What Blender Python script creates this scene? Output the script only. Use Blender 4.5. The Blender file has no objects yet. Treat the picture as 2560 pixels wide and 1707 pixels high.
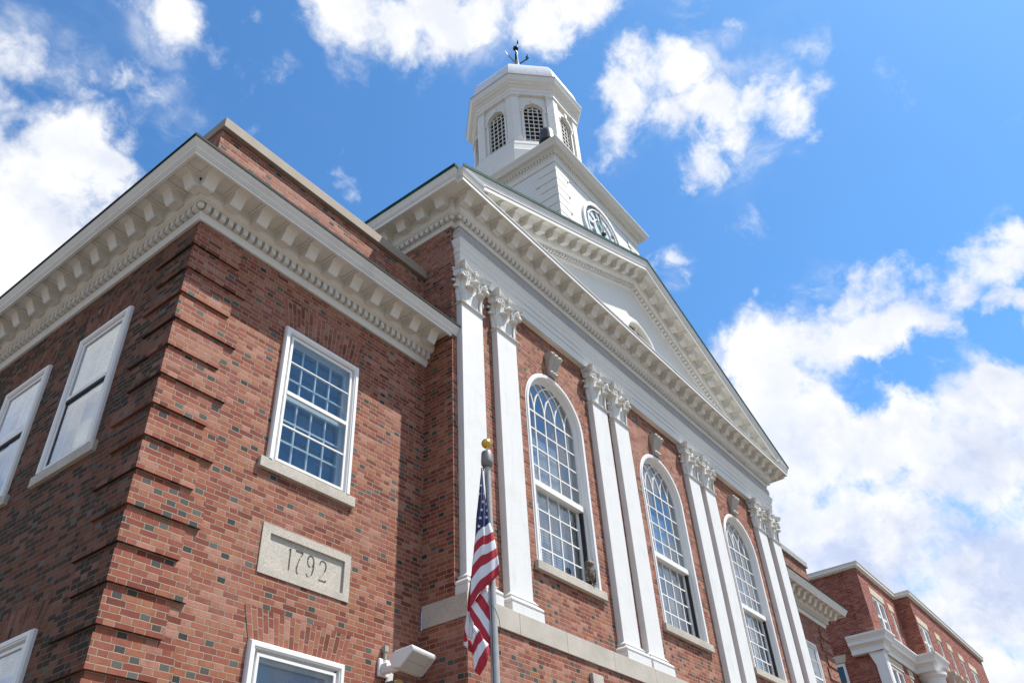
import bpy, bmesh, math, random
from mathutils import Vector, Matrix
R = math.radians
random.seed(7)
S = bpy.context.scene
COL = S.collection

# ---------------------------------------------------------------- camera
cam = bpy.data.cameras.new('camera'); camo = bpy.data.objects.new('camera', cam); COL.objects.link(camo)
cam.sensor_width = 36; cam.lens = 2052.678 / 2560 * 36; cam.clip_start = .1; cam.clip_end = 3000
CR = Vector((0.60569629, -0.7940436, -0.05125202)); CU = Vector((-0.46093708, -0.40264731, 0.79083004)); CF = Vector((0.64859002, 0.45537886, 0.60988612))
camo.matrix_world = Matrix(((CR.x, CU.x, -CF.x, -3.1565), (CR.y, CU.y, -CF.y, -6.2725), (CR.z, CU.z, -CF.z, 1.6), (0, 0, 0, 1)))
S.camera = camo

# ---------------------------------------------------------------- exposure, sun, sky
S.view_settings.view_transform = 'Standard'; S.view_settings.look = 'None'
S.view_settings.exposure = 0.65; S.view_settings.gamma = 1
SUND = Vector((.464, -.528, 1.336)).normalized()
sun = bpy.data.lights.new('sun', 'SUN'); sun.energy = 5.0; sun.angle = R(.5); sun.color = (1, .95, .87)
suno = bpy.data.objects.new('sun', sun); COL.objects.link(suno)
suno.rotation_euler = SUND.to_track_quat('Z', 'Y').to_euler()
W = bpy.data.worlds.new('World'); S.world = W; W.use_nodes = True

class NT:
    """small helper to chain shader nodes"""
    def __init__(s, tree): s.t = tree; s.n = tree.nodes; s.l = tree.links
    def node(s, kind, **kw):
        o = s.n.new(kind)
        for k, v in kw.items(): setattr(o, k, v)
        return o
    def put(s, sock, v):
        if v is None: return
        if isinstance(v, bpy.types.NodeSocket): s.l.new(v, sock)
        else: sock.default_value = v
    def m(s, op, a, b=None, c=None):
        o = s.node('ShaderNodeMath', operation=op)
        s.put(o.inputs[0], a); s.put(o.inputs[1], b)
        if c is not None: s.put(o.inputs[2], c)
        return o.outputs[0]
    def v(s, op, a, b=None):
        o = s.node('ShaderNodeVectorMath', operation=op)
        s.put(o.inputs[0], a); s.put(o.inputs[1], b)
        return o.outputs['Value'] if op in ('DOT_PRODUCT', 'LENGTH', 'DISTANCE') else o.outputs[0]
    def mr(s, x, a, b, c=0., d=1., smooth=True):
        o = s.node('ShaderNodeMapRange', interpolation_type='SMOOTHSTEP' if smooth else 'LINEAR')
        s.put(o.inputs['Value'], x)
        for k, q in (('From Min', a), ('From Max', b), ('To Min', c), ('To Max', d)): s.put(o.inputs[k], q)
        return o.outputs[0]
    def mix(s, f, a, b, blend='MIX'):
        o = s.node('ShaderNodeMix', data_type='RGBA', blend_type=blend)
        s.put(o.inputs[0], f); s.put(o.inputs[6], a); s.put(o.inputs[7], b)
        return o.outputs[2]
    def noise(s, vec, scale, detail=4., rough=.55, dist=0.):
        o = s.node('ShaderNodeTexNoise')
        if vec is not None: s.put(o.inputs['Vector'], vec)
        o.inputs['Scale'].default_value = scale; o.inputs['Detail'].default_value = detail
        o.inputs['Roughness'].default_value = rough; o.inputs['Distortion'].default_value = dist
        return o.outputs['Fac'], o.outputs['Color']
    def rgb(s, c): return (c[0], c[1], c[2], 1.)

# the sky: a physical sky with fair-weather clouds laid out by direction (direction x, y, z, angular size, thickness)
CLOUDS = [(0.171,0.72,0.673,0.095,1), (0.188,0.673,0.716,0.054,1), (0.222,0.669,0.709,0.038,1), (0.189,0.759,0.624,0.083,1), (0.201,0.73,0.653,0.071,1), (0.084,0.729,0.68,0.093,1), (0.082,0.795,0.601,0.112,1), (0.16,0.866,0.473,0.16,1), (0.112,0.653,0.749,0.045,0.62), (0.15,0.624,0.767,0.033,0.6), (0.082,0.633,0.769,0.032,0.5), (0.172,0.608,0.775,0.02,0.45), (0.148,0.656,0.74,0.027,0.5), (0.099,0.682,0.725,0.037,0.8), (0.198,0.533,0.823,0.028,0.7), (0.231,0.518,0.824,0.025,0.5), (0.191,0.556,0.809,0.016,0.45), (0.249,0.466,0.849,0.021,0.5), (0.308,0.408,0.859,0.04,0.85), (0.354,0.386,0.852,0.046,0.85), (0.38,0.343,0.859,0.056,0.9), (0.411,0.293,0.863,0.047,0.85), (0.456,0.247,0.855,0.041,0.9), (0.472,0.198,0.859,0.033,0.8), (0.387,0.389,0.836,0.021,0.6), (0.477,0.238,0.846,0.022,0.8), (0.288,0.356,0.889,0.07,0.9), (0.378,0.246,0.892,0.073,0.9), (0.835,0.093,0.542,0.041,0.85), (0.852,0.024,0.523,0.026,0.8), (0.815,0.032,0.578,0.027,0.6), (0.848,-0.027,0.529,0.029,0.85), (0.2,0.541,0.817,0.037,0.65), (0.236,0.523,0.819,0.025,0.5), (0.826,-0.028,0.563,0.039,0.9), (0.818,-0.066,0.571,0.034,0.95), (0.152,0.678,0.72,0.055,0.8), (0.097,0.651,0.752,0.044,0.75), (0.14,0.653,0.744,0.035,0.7), (0.539,0.117,0.834,0.029,0.55), (0.567,0.084,0.819,0.019,0.5), (0.625,0.029,0.78,0.021,0.5), (0.443,0.332,0.833,0.01,0.4), (0.563,0.187,0.805,0.042,0.9), (0.575,0.22,0.788,0.045,0.95), (0.572,0.158,0.805,0.039,0.95), (0.601,0.184,0.778,0.035,0.75), (0.618,0.132,0.775,0.039,0.95), (0.627,0.094,0.774,0.036,0.9), (0.654,0.074,0.753,0.038,0.95), (0.656,0.125,0.744,0.037,0.85), (0.665,0.172,0.727,0.027,0.8), (0.594,0.253,0.763,0.035,0.7), (0.559,0.251,0.79,0.025,0.5), (0.682,0.066,0.729,0.022,0.8), (0.603,0.276,0.749,0.023,0.55), (0.541,0.263,0.799,0.02,0.4), (0.71,0.261,0.654,0.026,0.8), (0.444,0.522,0.729,0.022,0.42), (0.24,0.628,0.74,0.017,0.45), (0.234,0.584,0.777,0.023,0.36), (0.268,0.519,0.812,0.017,0.4), (0.264,0.597,0.758,0.026,0.38), (0.415,0.519,0.747,0.01,0.35), (0.824,0.211,0.526,0.066,1), (0.826,0.144,0.545,0.06,1), (0.806,0.105,0.582,0.037,0.95), (0.814,0.055,0.578,0.036,0.9), (0.838,0.055,0.543,0.049,0.95), (0.838,0.004,0.546,0.035,0.9), (0.825,-0.045,0.564,0.034,1), (0.809,-0.077,0.582,0.029,0.95), (0.855,-0.059,0.516,0.033,0.9), (0.883,-0.001,0.47,0.037,0.9), (0.851,0.225,0.474,0.092,1), (0.88,0.141,0.453,0.086,1), (0.909,0.071,0.41,0.091,1), (0.914,-0.012,0.406,0.082,1), (0.918,0.186,0.35,0.119,1), (0.958,0.067,0.28,0.117,1), (0.868,0.274,0.415,0.09,1), (0.8,0.238,0.551,0.034,0.9), (0.961,0.148,0.235,0.102,1), (0.852,-0.113,0.512,0.058,0.9), (0.786,0.137,0.603,0.014,0.5), (0.767,0.185,0.614,0.012,0.42), (0.779,0.204,0.593,0.017,0.42), (0.718,0.097,0.689,0.009,0.4), (0.716,-0.059,0.696,0.114,-0.4), (0.619,0.448,0.645,0.208,-0.3), (0.866,0.083,0.492,0.027,-0.75), (0.864,0.117,0.489,0.02,-0.6), (0.86,0.045,0.509,0.017,-0.5), (0.868,-0.027,0.495,0.025,-0.55), (0.853,-0.002,0.522,0.017,-0.3), (-0.32,0.79,0.52,0.3,1), (-0.3,0.86,0.4,0.3,1), (-0.37,0.9,0.25,0.3,1), (0.78,-0.47,0.4,0.14,0.8), (0.84,-0.39,0.33,0.14,0.85), (0.89,-0.33,0.28,0.2,0.9), (0.74,-0.5,0.47,0.08,0.5), (0.605,-0.751,0.24,0.17,1), (0.1,-0.9,0.4,0.3,0.7), (-0.88,0.05,0.55,0.4,0.8), (-0.5,-0.7,0.5,0.35,0.75), (0.15,-0.72,0.65,0.33,0.75), (0.0,0.95,0.3,0.3,0.9)]  # closing entries lie out of view, added for fill light and window reflections
def build_world():
    t = NT(W.node_tree); W.node_tree.nodes.clear()
    d = t.node('ShaderNodeTexCoord').outputs['Generated']
    sky = t.node('ShaderNodeTexSky', sky_type='NISHITA', sun_disc=False)
    sky.sun_elevation = math.asin(SUND.z); sky.sun_rotation = math.atan2(SUND.x, SUND.y)
    sky.air_density = 1.0; sky.dust_density = .6; sky.ozone_density = 1.6
    # ragged edges: the direction is bent by noise of three sizes before the clouds are looked up
    def bend(vec, scale, amt, detail):
        _, c = t.noise(vec, scale, detail, .62)
        q = t.node('ShaderNodeVectorMath', operation='SCALE'); t.put(q.inputs[0], t.v('SUBTRACT', c, (.5, .5, .5))); q.inputs['Scale'].default_value = amt
        return t.v('ADD', vec, q.outputs[0])
    dw = bend(bend(d, 4., .09, 3.), 13., .08, 5.)
    pos = None; neg = None
    for x, y, z, a, w in CLOUDS:
        L = math.sqrt(x*x + y*y + z*z)
        q = t.mr(t.v('DISTANCE', dw, (x/L, y/L, z/L)), a * 1.75, a * .05, 0., abs(w))
        if w > 0: pos = q if pos is None else t.m('SMOOTH_MAX', pos, q, .12)
        else: neg = q if neg is None else t.m('MAXIMUM', neg, q)
    d2 = bend(d, 9., .05, 4.)
    f1, _ = t.noise(d2, 8., 12., .62, .15)
    up = t.v('ADD', d2, tuple(SUND * .035))
    g0, _ = t.noise(d2, 6.5, 7., .58); g1, _ = t.noise(up, 6.5, 7., .58)
    relief = t.mr(t.m('SUBTRACT', g1, g0), -.05, .14)     # side of each billow turned from the sun
    f2, _ = t.noise(dw, 4.5, 3., .5)
    body = t.m('SUBTRACT', pos, t.m('MULTIPLY', neg, 1.15))
    field = t.m('ADD', body, t.m('MULTIPLY', t.m('SUBTRACT', f1, .5), 2.7))
    dens = t.m('POWER', t.mr(field, .17, .82), 1.1)
    mp = t.node('ShaderNodeMapping'); mp.inputs['Scale'].default_value = (1., 1.6, 2.6); mp.inputs['Rotation'].default_value = (.4, .3, .6); t.put(mp.inputs[0], d2)
    f4, _ = t.noise(mp.outputs[0], 4.2, 10., .62, .4)
    veil = t.m('MULTIPLY', t.m('MULTIPLY', t.mr(f4, .46, .74), t.mr(body, .02, .40)), .75)
    dens = t.m('MAXIMUM', dens, veil)
    thick = t.mr(t.m('ADD', body, t.m('MULTIPLY', t.m('SUBTRACT', f2, .5), 1.3)), .6, 1.05)
    sepz = t.node('ShaderNodeSeparateXYZ'); t.put(sepz.inputs[0], d)
    low = t.mr(sepz.outputs['Z'], .60, .34)
    f3, _ = t.noise(dw, 6., 6., .6)
    shade = t.m('MULTIPLY', t.m('MULTIPLY', thick, t.m('ADD', .22, t.m('MULTIPLY', low, 1.0))), t.mr(f3, .30, .58))
    cc = t.mix(shade, t.rgb((5.75,5.8,5.9)), t.rgb((3.6,4.1,5.35)))
    cc = t.mix(1., cc, t.mix(relief, t.rgb((1.03, 1.03, 1.03)), t.rgb((.86, .885, .945))), 'MULTIPLY')
    base = t.mix(1., sky.outputs[0], t.rgb((.53,.94,1.22)), 'MULTIPLY')
    # sky dimmed towards the horizon only to weaken the ambient light
    hz = t.mr(sepz.outputs['Z'], .02, .30, .30, 1.)
    base = t.mix(1., base, hz, 'MULTIPLY')
    c = t.mix(dens, base, cc)
    bg = t.node('ShaderNodeBackground'); t.put(bg.inputs['Color'], c); bg.inputs['Strength'].default_value = 0.113
    out = t.node('ShaderNodeOutputWorld'); t.l.new(bg.outputs[0], out.inputs[0])
build_world()

# ---------------------------------------------------------------- materials
def new_mat(name):
    m = bpy.data.materials.new(name); m.use_nodes = True
    t = NT(m.node_tree); b = t.n['Principled BSDF']
    return m, t, b
def plain(name, col, rough=.5, metal=0., noise=.12, scale=6., bump=0., bscale=60., spec=.5):
    m, t, b = new_mat(name)
    p = t.node('ShaderNodeNewGeometry').outputs['Position']
    f, _ = t.noise(p, scale, 6., .6)
    c = t.mix(t.mr(f, .3, .7), t.rgb([x * (1 - noise) for x in col]), t.rgb([min(1, x * (1 + noise * .6)) for x in col]))
    t.put(b.inputs['Base Color'], c); b.inputs['Roughness'].default_value = rough; b.inputs['Metallic'].default_value = metal
    b.inputs['Specular IOR Level'].default_value = spec
    if bump:
        g, _ = t.noise(p, bscale, 4., .6)
        bp = t.node('ShaderNodeBump'); bp.inputs['Strength'].default_value = bump; bp.inputs['Distance'].default_value = .01
        t.put(bp.inputs['Height'], g); t.put(b.inputs['Normal'], bp.outputs[0])
    return m
CH = .05625; ZP = 5.177           # brick course height, height of a known bed joint
def brick(name, dark=.2, uv=False, black=0., tint=(1, 1, 1), bond='flemish', ch=CH, mort=(.34, .285, .21)):
    m, t, b = new_mat(name)
    if uv:
        s = t.node('ShaderNodeSeparateXYZ'); t.put(s.inputs[0], t.node('ShaderNodeUVMap').outputs[0])
        u, v = s.outputs[0], s.outputs[1]; p = t.node('ShaderNodeNewGeometry').outputs['Position']
    else:
        g = t.node('ShaderNodeNewGeometry'); p = g.outputs['Position']
        s = t.node('ShaderNodeSeparateXYZ'); t.put(s.inputs[0], p)
        n = t.node('ShaderNodeSeparateXYZ'); t.put(n.inputs[0], g.outputs['True Normal'])
        isx = t.m('GREATER_THAN', t.m('ABSOLUTE', n.outputs[0]), .7)
        u = t.m('ADD', t.m('MULTIPLY', s.outputs[1], isx), t.m('MULTIPLY', s.outputs[0], t.m('SUBTRACT', 1., isx)))
        u = t.m('ADD', u, 40.)
        v = t.m('SUBTRACT', s.outputs[2], ZP - 100 * ch)
    wob, wcol = t.noise(p, 9., 3., .5)
    w2 = t.node('ShaderNodeSeparateXYZ'); t.put(w2.inputs[0], wcol)
    v = t.m('ADD', v, t.m('MULTIPLY', t.m('SUBTRACT', w2.outputs[0], .5), .012))
    u = t.m('ADD', u, t.m('MULTIPLY', t.m('SUBTRACT', w2.outputs[1], .5), .012))
    vr = t.m('DIVIDE', v, ch); row = t.m('FLOOR', vr); fv = t.m('FRACT', vr)
    LS, LH = (.174, .091) if bond == 'flemish' else (.180, .0)
    pair = LS + LH
    rn = t.node('ShaderNodeTexWhiteNoise', noise_dimensions='1D'); t.put(rn.inputs['W'], row)
    par = t.m('ADD', t.m('MULTIPLY', t.m('MODULO', row, 2.), .5), t.m('MULTIPLY', rn.outputs['Value'], .09))
    ur = t.m('ADD', t.m('DIVIDE', u, pair), par); k = t.m('FLOOR', ur); lu = t.m('MULTIPLY', t.m('FRACT', ur), pair)
    if LH:
        ish = t.m('GREATER_THAN', lu, LS)
        l2 = t.m('SUBTRACT', lu, t.m('MULTIPLY', ish, LS))
        wid = t.m('ADD', LS, t.m('MULTIPLY', ish, LH - LS))
    else:
        ish = 0.; l2 = lu; wid = LS
    du = t.m('MINIMUM', l2, t.m('SUBTRACT', wid, l2))
    dv = t.m('MULTIPLY', t.m('MINIMUM', fv, t.m('SUBTRACT', 1., fv)), ch)
    dd = t.m('MINIMUM', du, dv)
    fine, _ = t.noise(p, 70., 3., .6)
    dd = t.m('ADD', dd, t.m('MULTIPLY', t.m('SUBTRACT', fine, .5), .0045))
    face = t.mr(dd, .0029, .0050)
    cid = t.node('ShaderNodeCombineXYZ'); t.put(cid.inputs[0], k); t.put(cid.inputs[1], row); t.put(cid.inputs[2], ish)
    wn = t.node('ShaderNodeTexWhiteNoise', noise_dimensions='3D'); t.put(wn.inputs['Vector'], cid.outputs[0])
    r1 = wn.outputs['Value']; wc = t.node('ShaderNodeSeparateXYZ'); t.put(wc.inputs[0], wn.outputs['Color'])
    ramp = t.node('ShaderNodeValToRGB'); t.put(ramp.inputs[0], wc.outputs[0])
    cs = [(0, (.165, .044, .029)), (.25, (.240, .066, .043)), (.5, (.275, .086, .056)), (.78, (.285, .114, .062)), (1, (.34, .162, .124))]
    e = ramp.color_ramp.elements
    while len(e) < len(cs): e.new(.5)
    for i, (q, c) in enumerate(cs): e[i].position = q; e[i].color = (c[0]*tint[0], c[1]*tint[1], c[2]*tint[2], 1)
    c = t.mix(1., ramp.outputs[0], t.mix(r1, t.rgb((.84, .83, .83)), t.rgb((1.12, 1.11, 1.10))), 'MULTIPLY')
    big, _ = t.noise(p, 1.3, 5., .6); mid, _ = t.noise(p, 22., 4., .65)
    c = t.mix(t.mr(big, .46, .72, 0., .45), c, t.rgb((.36, .175, .14)))          # pale bloom on the old brick
    c = t.mix(t.mr(mid, .42, .75, 0., .35), c, t.rgb((.16, .045, .03)))
    if LH and dark:
        isd = t.m('MULTIPLY', ish, t.m('LESS_THAN', wc.outputs[1], dark))
        grey = t.mix(wc.outputs[2], t.rgb((.028, .034, .034)), t.rgb((.11, .105, .092)))
        c = t.mix(isd, c, grey)
    if black:
        bn, _ = t.noise(p, .9, 3., .6)
        isb = t.m('LESS_THAN', r1, t.mr(bn, .3, .7, black * .35, black * 1.3))
        c = t.mix(isb, c, t.mix(wc.outputs[2], t.rgb((.028, .016, .012)), t.rgb((.062, .030, .021))))
    mp = t.node('ShaderNodeMapping'); mp.inputs['Scale'].default_value = (5., 5., .7); t.put(mp.inputs[0], p)
    run, _ = t.noise(mp.outputs[0], 1., 5., .6)
    c = t.mix(t.mr(run, .52, .75, 0., .4), c, t.rgb((.13, .050, .036)))       # old water runs
    mc, _ = t.noise(p, 35., 3., .6)
    mortar = t.mix(mc, t.rgb([x * .75 for x in mort]), t.rgb([x * 1.15 for x in mort]))
    col = t.mix(face, mortar, c)
    t.put(b.inputs['Base Color'], col); b.inputs['Roughness'].default_value = .85
    b.inputs['Specular IOR Level'].default_value = .25
    h = t.m('ADD', t.m('MULTIPLY', face, 1.), t.m('ADD', t.m('MULTIPLY', mid, .35), t.m('MULTIPLY', r1, .25)))
    bp = t.node('ShaderNodeBump'); bp.inputs['Strength'].default_value = .8; bp.inputs['Distance'].default_value = .007
    t.put(bp.inputs['Height'], h); t.put(b.inputs['Normal'], bp.outputs[0])
    return m
def stone(name, c0, c1, scale=160., big=.12):
    m, t, b = new_mat(name); p = t.node('ShaderNodeNewGeometry').outputs['Position']
    f, _ = t.noise(p, scale, 3., .7); g, _ = t.noise(p, 2.2, 5., .6)
    c = t.mix(t.mr(f, .38, .62), t.rgb(c0), t.rgb(c1))
    c = t.mix(t.mr(g, .35, .7, 0., big * 2), c, t.rgb([x * .72 for x in c0]))
    t.put(b.inputs['Base Color'], c); b.inputs['Roughness'].default_value = .85
    bp = t.node('ShaderNodeBump'); bp.inputs['Strength'].default_value = .35; bp.inputs['Distance'].default_value = .004
    t.put(bp.inputs['Height'], f); t.put(b.inputs['Normal'], bp.outputs[0])
    return m
def paint(name, col=(.80, .79, .75), grime=.25, streak=.1, rough=.5, bump=.12, boards=0., ribs=0.):
    m, t, b = new_mat(name); p = t.node('ShaderNodeNewGeometry').outputs['Position']
    s = t.node('ShaderNodeSeparateXYZ'); t.put(s.inputs[0], p)
    f, _ = t.noise(p, 3.1, 7., .65)
    mp = t.node('ShaderNodeMapping'); mp.inputs['Scale'].default_value = (14., 14., 1.2); t.put(mp.inputs[0], p)
    st, _ = t.noise(mp.outputs[0], 1.5, 5., .6)
    sp, _ = t.noise(p, 26., 5., .7)
    gcol = [col[0] * .66, col[1] * .64, col[2] * .58]
    c = t.mix(t.mr(f, .46, .78, 0., grime), t.rgb(col), t.rgb(gcol))
    c = t.mix(t.mr(st, .52, .78, 0., streak), c, t.rgb([x * .7 for x in gcol]))
    c = t.mix(t.mr(sp, .70, .80, 0., grime * 1.6), c, t.rgb((.33, .31, .27)))
    h = t.m('ADD', sp, t.m('MULTIPLY', f, .6))
    if boards:
        fr = t.m('FRACT', t.m('DIVIDE', s.outputs[2], boards)); seam = t.mr(t.m('MINIMUM', fr, t.m('SUBTRACT', 1., fr)), .02, .05)
        h = t.m('ADD', h, t.m('MULTIPLY', seam, 2.5)); c = t.mix(seam, t.rgb([x * .6 for x in gcol]), c)
    if ribs:
        n3, _ = t.noise(p, 2.5, 3., .5)
        wv = t.m('SINE', t.m('ADD', t.m('MULTIPLY', t.m('ADD', s.outputs[0], t.m('MULTIPLY', s.outputs[2], .7)), 6.283 / ribs), t.m('MULTIPLY', n3, 14.)))
        h = t.m('ADD', h, t.m('MULTIPLY', wv, 1.1))
    t.put(b.inputs['Base Color'], c); b.inputs['Roughness'].default_value = rough
    bp = t.node('ShaderNodeBump'); bp.inputs['Strength'].default_value = bump if not ribs else 1.; bp.inputs['Distance'].default_value = .006 if not ribs else .012
    t.put(bp.inputs['Height'], h); t.put(b.inputs['Normal'], bp.outputs[0])
    return m
def glass(name, r0=.05, tint=(.80, .86, .90), wav=.02):
    m = bpy.data.materials.new(name); m.use_nodes = True; t = NT(m.node_tree); t.n.clear()
    tr = t.node('ShaderNodeBsdfTransparent'); tr.inputs[0].default_value = t.rgb(tint)
    gl = t.node('ShaderNodeBsdfGlossy'); gl.inputs['Roughness'].default_value = .015; gl.inputs[0].default_value = (1, 1, 1, 1)
    p = t.node('ShaderNodeNewGeometry').outputs['Position']; f, _ = t.noise(p, 2.6, 2., .4)
    bp = t.node('ShaderNodeBump'); bp.inputs['Strength'].default_value = wav; bp.inputs['Distance'].default_value = .1
    t.put(bp.inputs['Height'], f)
    # every pane sits a little out of true
    cell = t.v('FLOOR', t.v('MULTIPLY', p, (3.65, 3.65, 3.2))); wn = t.node('ShaderNodeTexWhiteNoise', noise_dimensions='3D'); t.put(wn.inputs['Vector'], cell)
    tl = t.node('ShaderNodeVectorMath', operation='SCALE'); t.put(tl.inputs[0], t.v('SUBTRACT', wn.outputs['Color'], (.5, .5, .5))); tl.inputs['Scale'].default_value = .045
    t.put(gl.inputs['Normal'], t.v('NORMALIZE', t.v('ADD', bp.outputs[0], tl.outputs[0])))
    lw = t.node('ShaderNodeLayerWeight'); lw.inputs['Blend'].default_value = .5
    if wav: t.put(lw.inputs['Normal'], bp.outputs[0])
    fr = t.m('ADD', r0, t.m('MULTIPLY', t.m('POWER', lw.outputs['Facing'], 5.), 1 - r0))
    mx = t.node('ShaderNodeMixShader'); t.put(mx.inputs[0], fr); t.l.new(tr.outputs[0], mx.inputs[1]); t.l.new(gl.outputs[0], mx.inputs[2])
    o = t.node('ShaderNodeOutputMaterial'); t.l.new(mx.outputs[0], o.inputs[0])
    return m
def slats(name, col, pitch=.042):
    m, t, b = new_mat(name); s = t.node('ShaderNodeSeparateXYZ'); t.put(s.inputs[0], t.node('ShaderNodeNewGeometry').outputs['Position'])
    fr = t.m('FRACT', t.m('DIVIDE', s.outputs[2], pitch))
    c = t.mix(t.mr(fr, .62, .74), t.rgb(col), t.rgb([x * .22 for x in col]))
    t.put(b.inputs['Base Color'], c); b.inputs['Roughness'].default_value = .6
    return m

M = dict(
    brick=brick('red_brick'), brick_side=brick('sooty_shaded_brick', dark=.22, black=.55, tint=(.43, .40, .35), mort=(.165, .135, .09)),  # side brick: sooty black bricks, plus the wall's shade darkened into the tint
    brick_uv=brick('arch_brick', dark=0., uv=True, tint=(1.0, 1.0, 1.0), bond='flemish'), brick_uv_side=brick('shaded_arch_brick', dark=0., uv=True, black=.12, tint=(.56, .55, .50), mort=(.17, .14, .095)), brick_far=brick('plain_red_brick', dark=0., tint=(.98, .72, .72), bond='run', mort=(.36, .30, .25)),  # side arch brick is a darker copy with the wall's shade in its tint
    granite=stone('granite', (.36, .325, .275), (.58, .535, .465), 120., .2), console=stone('grey_stone', (.40, .37, .33), (.50, .47, .42), 60.),
    sand=stone('sandstone', (.50, .43, .32), (.58, .51, .39), 40.),
    white=paint('white_paint', (.69, .675, .625), grime=.18, streak=.06), trim=paint('cornice_paint', (.68, .672, .635), grime=.34, streak=.14, bump=.2),
    carved=paint('carved_paint', (.68, .67, .63), grime=.7, streak=.35, bump=.5), frieze=paint('carved_frieze', (.58, .57, .55), grime=.3, streak=.2, ribs=.05),
    tower=paint('tower_paint', (.72, .72, .70), grime=.22, streak=.12, boards=.105), pil=paint('pilaster_paint', (.68, .675, .655), grime=.25, streak=.22, bump=.4),
    window=paint('window_paint', (.74, .735, .72), grime=.08, streak=.03, bump=.03), tin=paint('silver_roof', (.70, .70, .70), grime=.5, streak=.5, rough=.35, bump=.1),
    green=plain('green_copper', (.006, .060, .040), .75, noise=.5, spec=.12), dkgreen=plain('dark_flashing', (.008, .015, .013), .7, noise=.6, scale=20, spec=.12),
    verdigris=plain('verdigris', (.16, .38, .33), .7), coping=plain('coping_metal', (.30, .255, .205), .7, noise=.1, scale=3., spec=.15),
    grey_coping=plain('grey_coping', (.34, .32, .29), .5), roofing=plain('roofing', (.10, .11, .10), .8),
    glass=glass('window_glass'), glass2=glass('inner_glass', .06), glass_side=glass('side_glass', .20), glass_far=glass('arch_glass', .13), dark=plain('dark_room', (.050, .050, .052), .9),
    curtain=plain('window_shade', (.27, .275, .29), .8), curtain3=plain('pale_shade', (.42, .42, .43), .8), curtain2=plain('grey_shade', (.17, .175, .185), .8), blind=slats('blind_slats', (.46, .48, .52)), shadowgap=plain('shadow_track', (.020, .017, .017), .8),
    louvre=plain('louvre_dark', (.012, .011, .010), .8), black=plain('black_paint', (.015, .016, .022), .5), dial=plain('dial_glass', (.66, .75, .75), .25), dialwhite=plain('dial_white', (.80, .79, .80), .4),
    hand=plain('clock_hand', (.22, .29, .27), .5), alu=plain('brushed_aluminium', (.40, .395, .38), .42, metal=.25, noise=.1, scale=12), cap=plain('truck_metal', (.20, .195, .185), .45, metal=.3),
    gold=plain('gold_ball', (.62, .40, .07), .32, metal=.85, noise=.25, scale=9), bronze=plain('dark_bronze', (.06, .052, .042), .38, metal=.5, noise=.3), iron=plain('black_iron', (.010, .010, .012), .6, spec=.2),
    steel=plain('pale_steel', (.55, .55, .54), .35, metal=.5), vanebase=plain('lead_spire', (.24, .26, .25), .6), lampwhite=plain('lamp_white', (.74, .74, .75), .35, noise=.05),
    lens=plain('lamp_lens', (.50, .47, .42), .2, noise=.08), amber=plain('amber_lens', (.50, .33, .10), .25), conduit=plain('grey_conduit', (.34, .34, .30), .5), boxgrey=plain('grey_plastic', (.13, .12, .12), .5),
    red=plain('flag_red', (.42, .018, .035), .75, noise=.1), fwhite=plain('flag_white', (.72, .72, .76), .75, noise=.05), blue=plain('flag_blue', (.018, .026, .10), .75, noise=.1),
    ground=plain('light_concrete', (.15, .125, .10), .9, noise=.15, scale=.6),
    nest=plain('nest_twigs', (.05, .036, .025), .9, noise=.6, scale=40), feather=None)

def feather_mat():
    m, t, b = new_mat('owl_feather'); p = t.node('ShaderNodeNewGeometry').outputs['Position']
    v = t.node('ShaderNodeTexVoronoi'); v.inputs['Scale'].default_value = 48.; t.put(v.inputs['Vector'], p)
    f, _ = t.noise(p, 14., 4., .6)
    c = t.mix(t.mr(v.outputs['Distance'], .25, .6), t.rgb((.30, .24, .18)), t.rgb((.055, .040, .030)))
    c = t.mix(t.mr(f, .45, .7), c, t.rgb((.10, .075, .055)))
    t.put(b.inputs['Base Color'], c); b.inputs['Roughness'].default_value = .7
    return m
M['feather'] = feather_mat()

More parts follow.
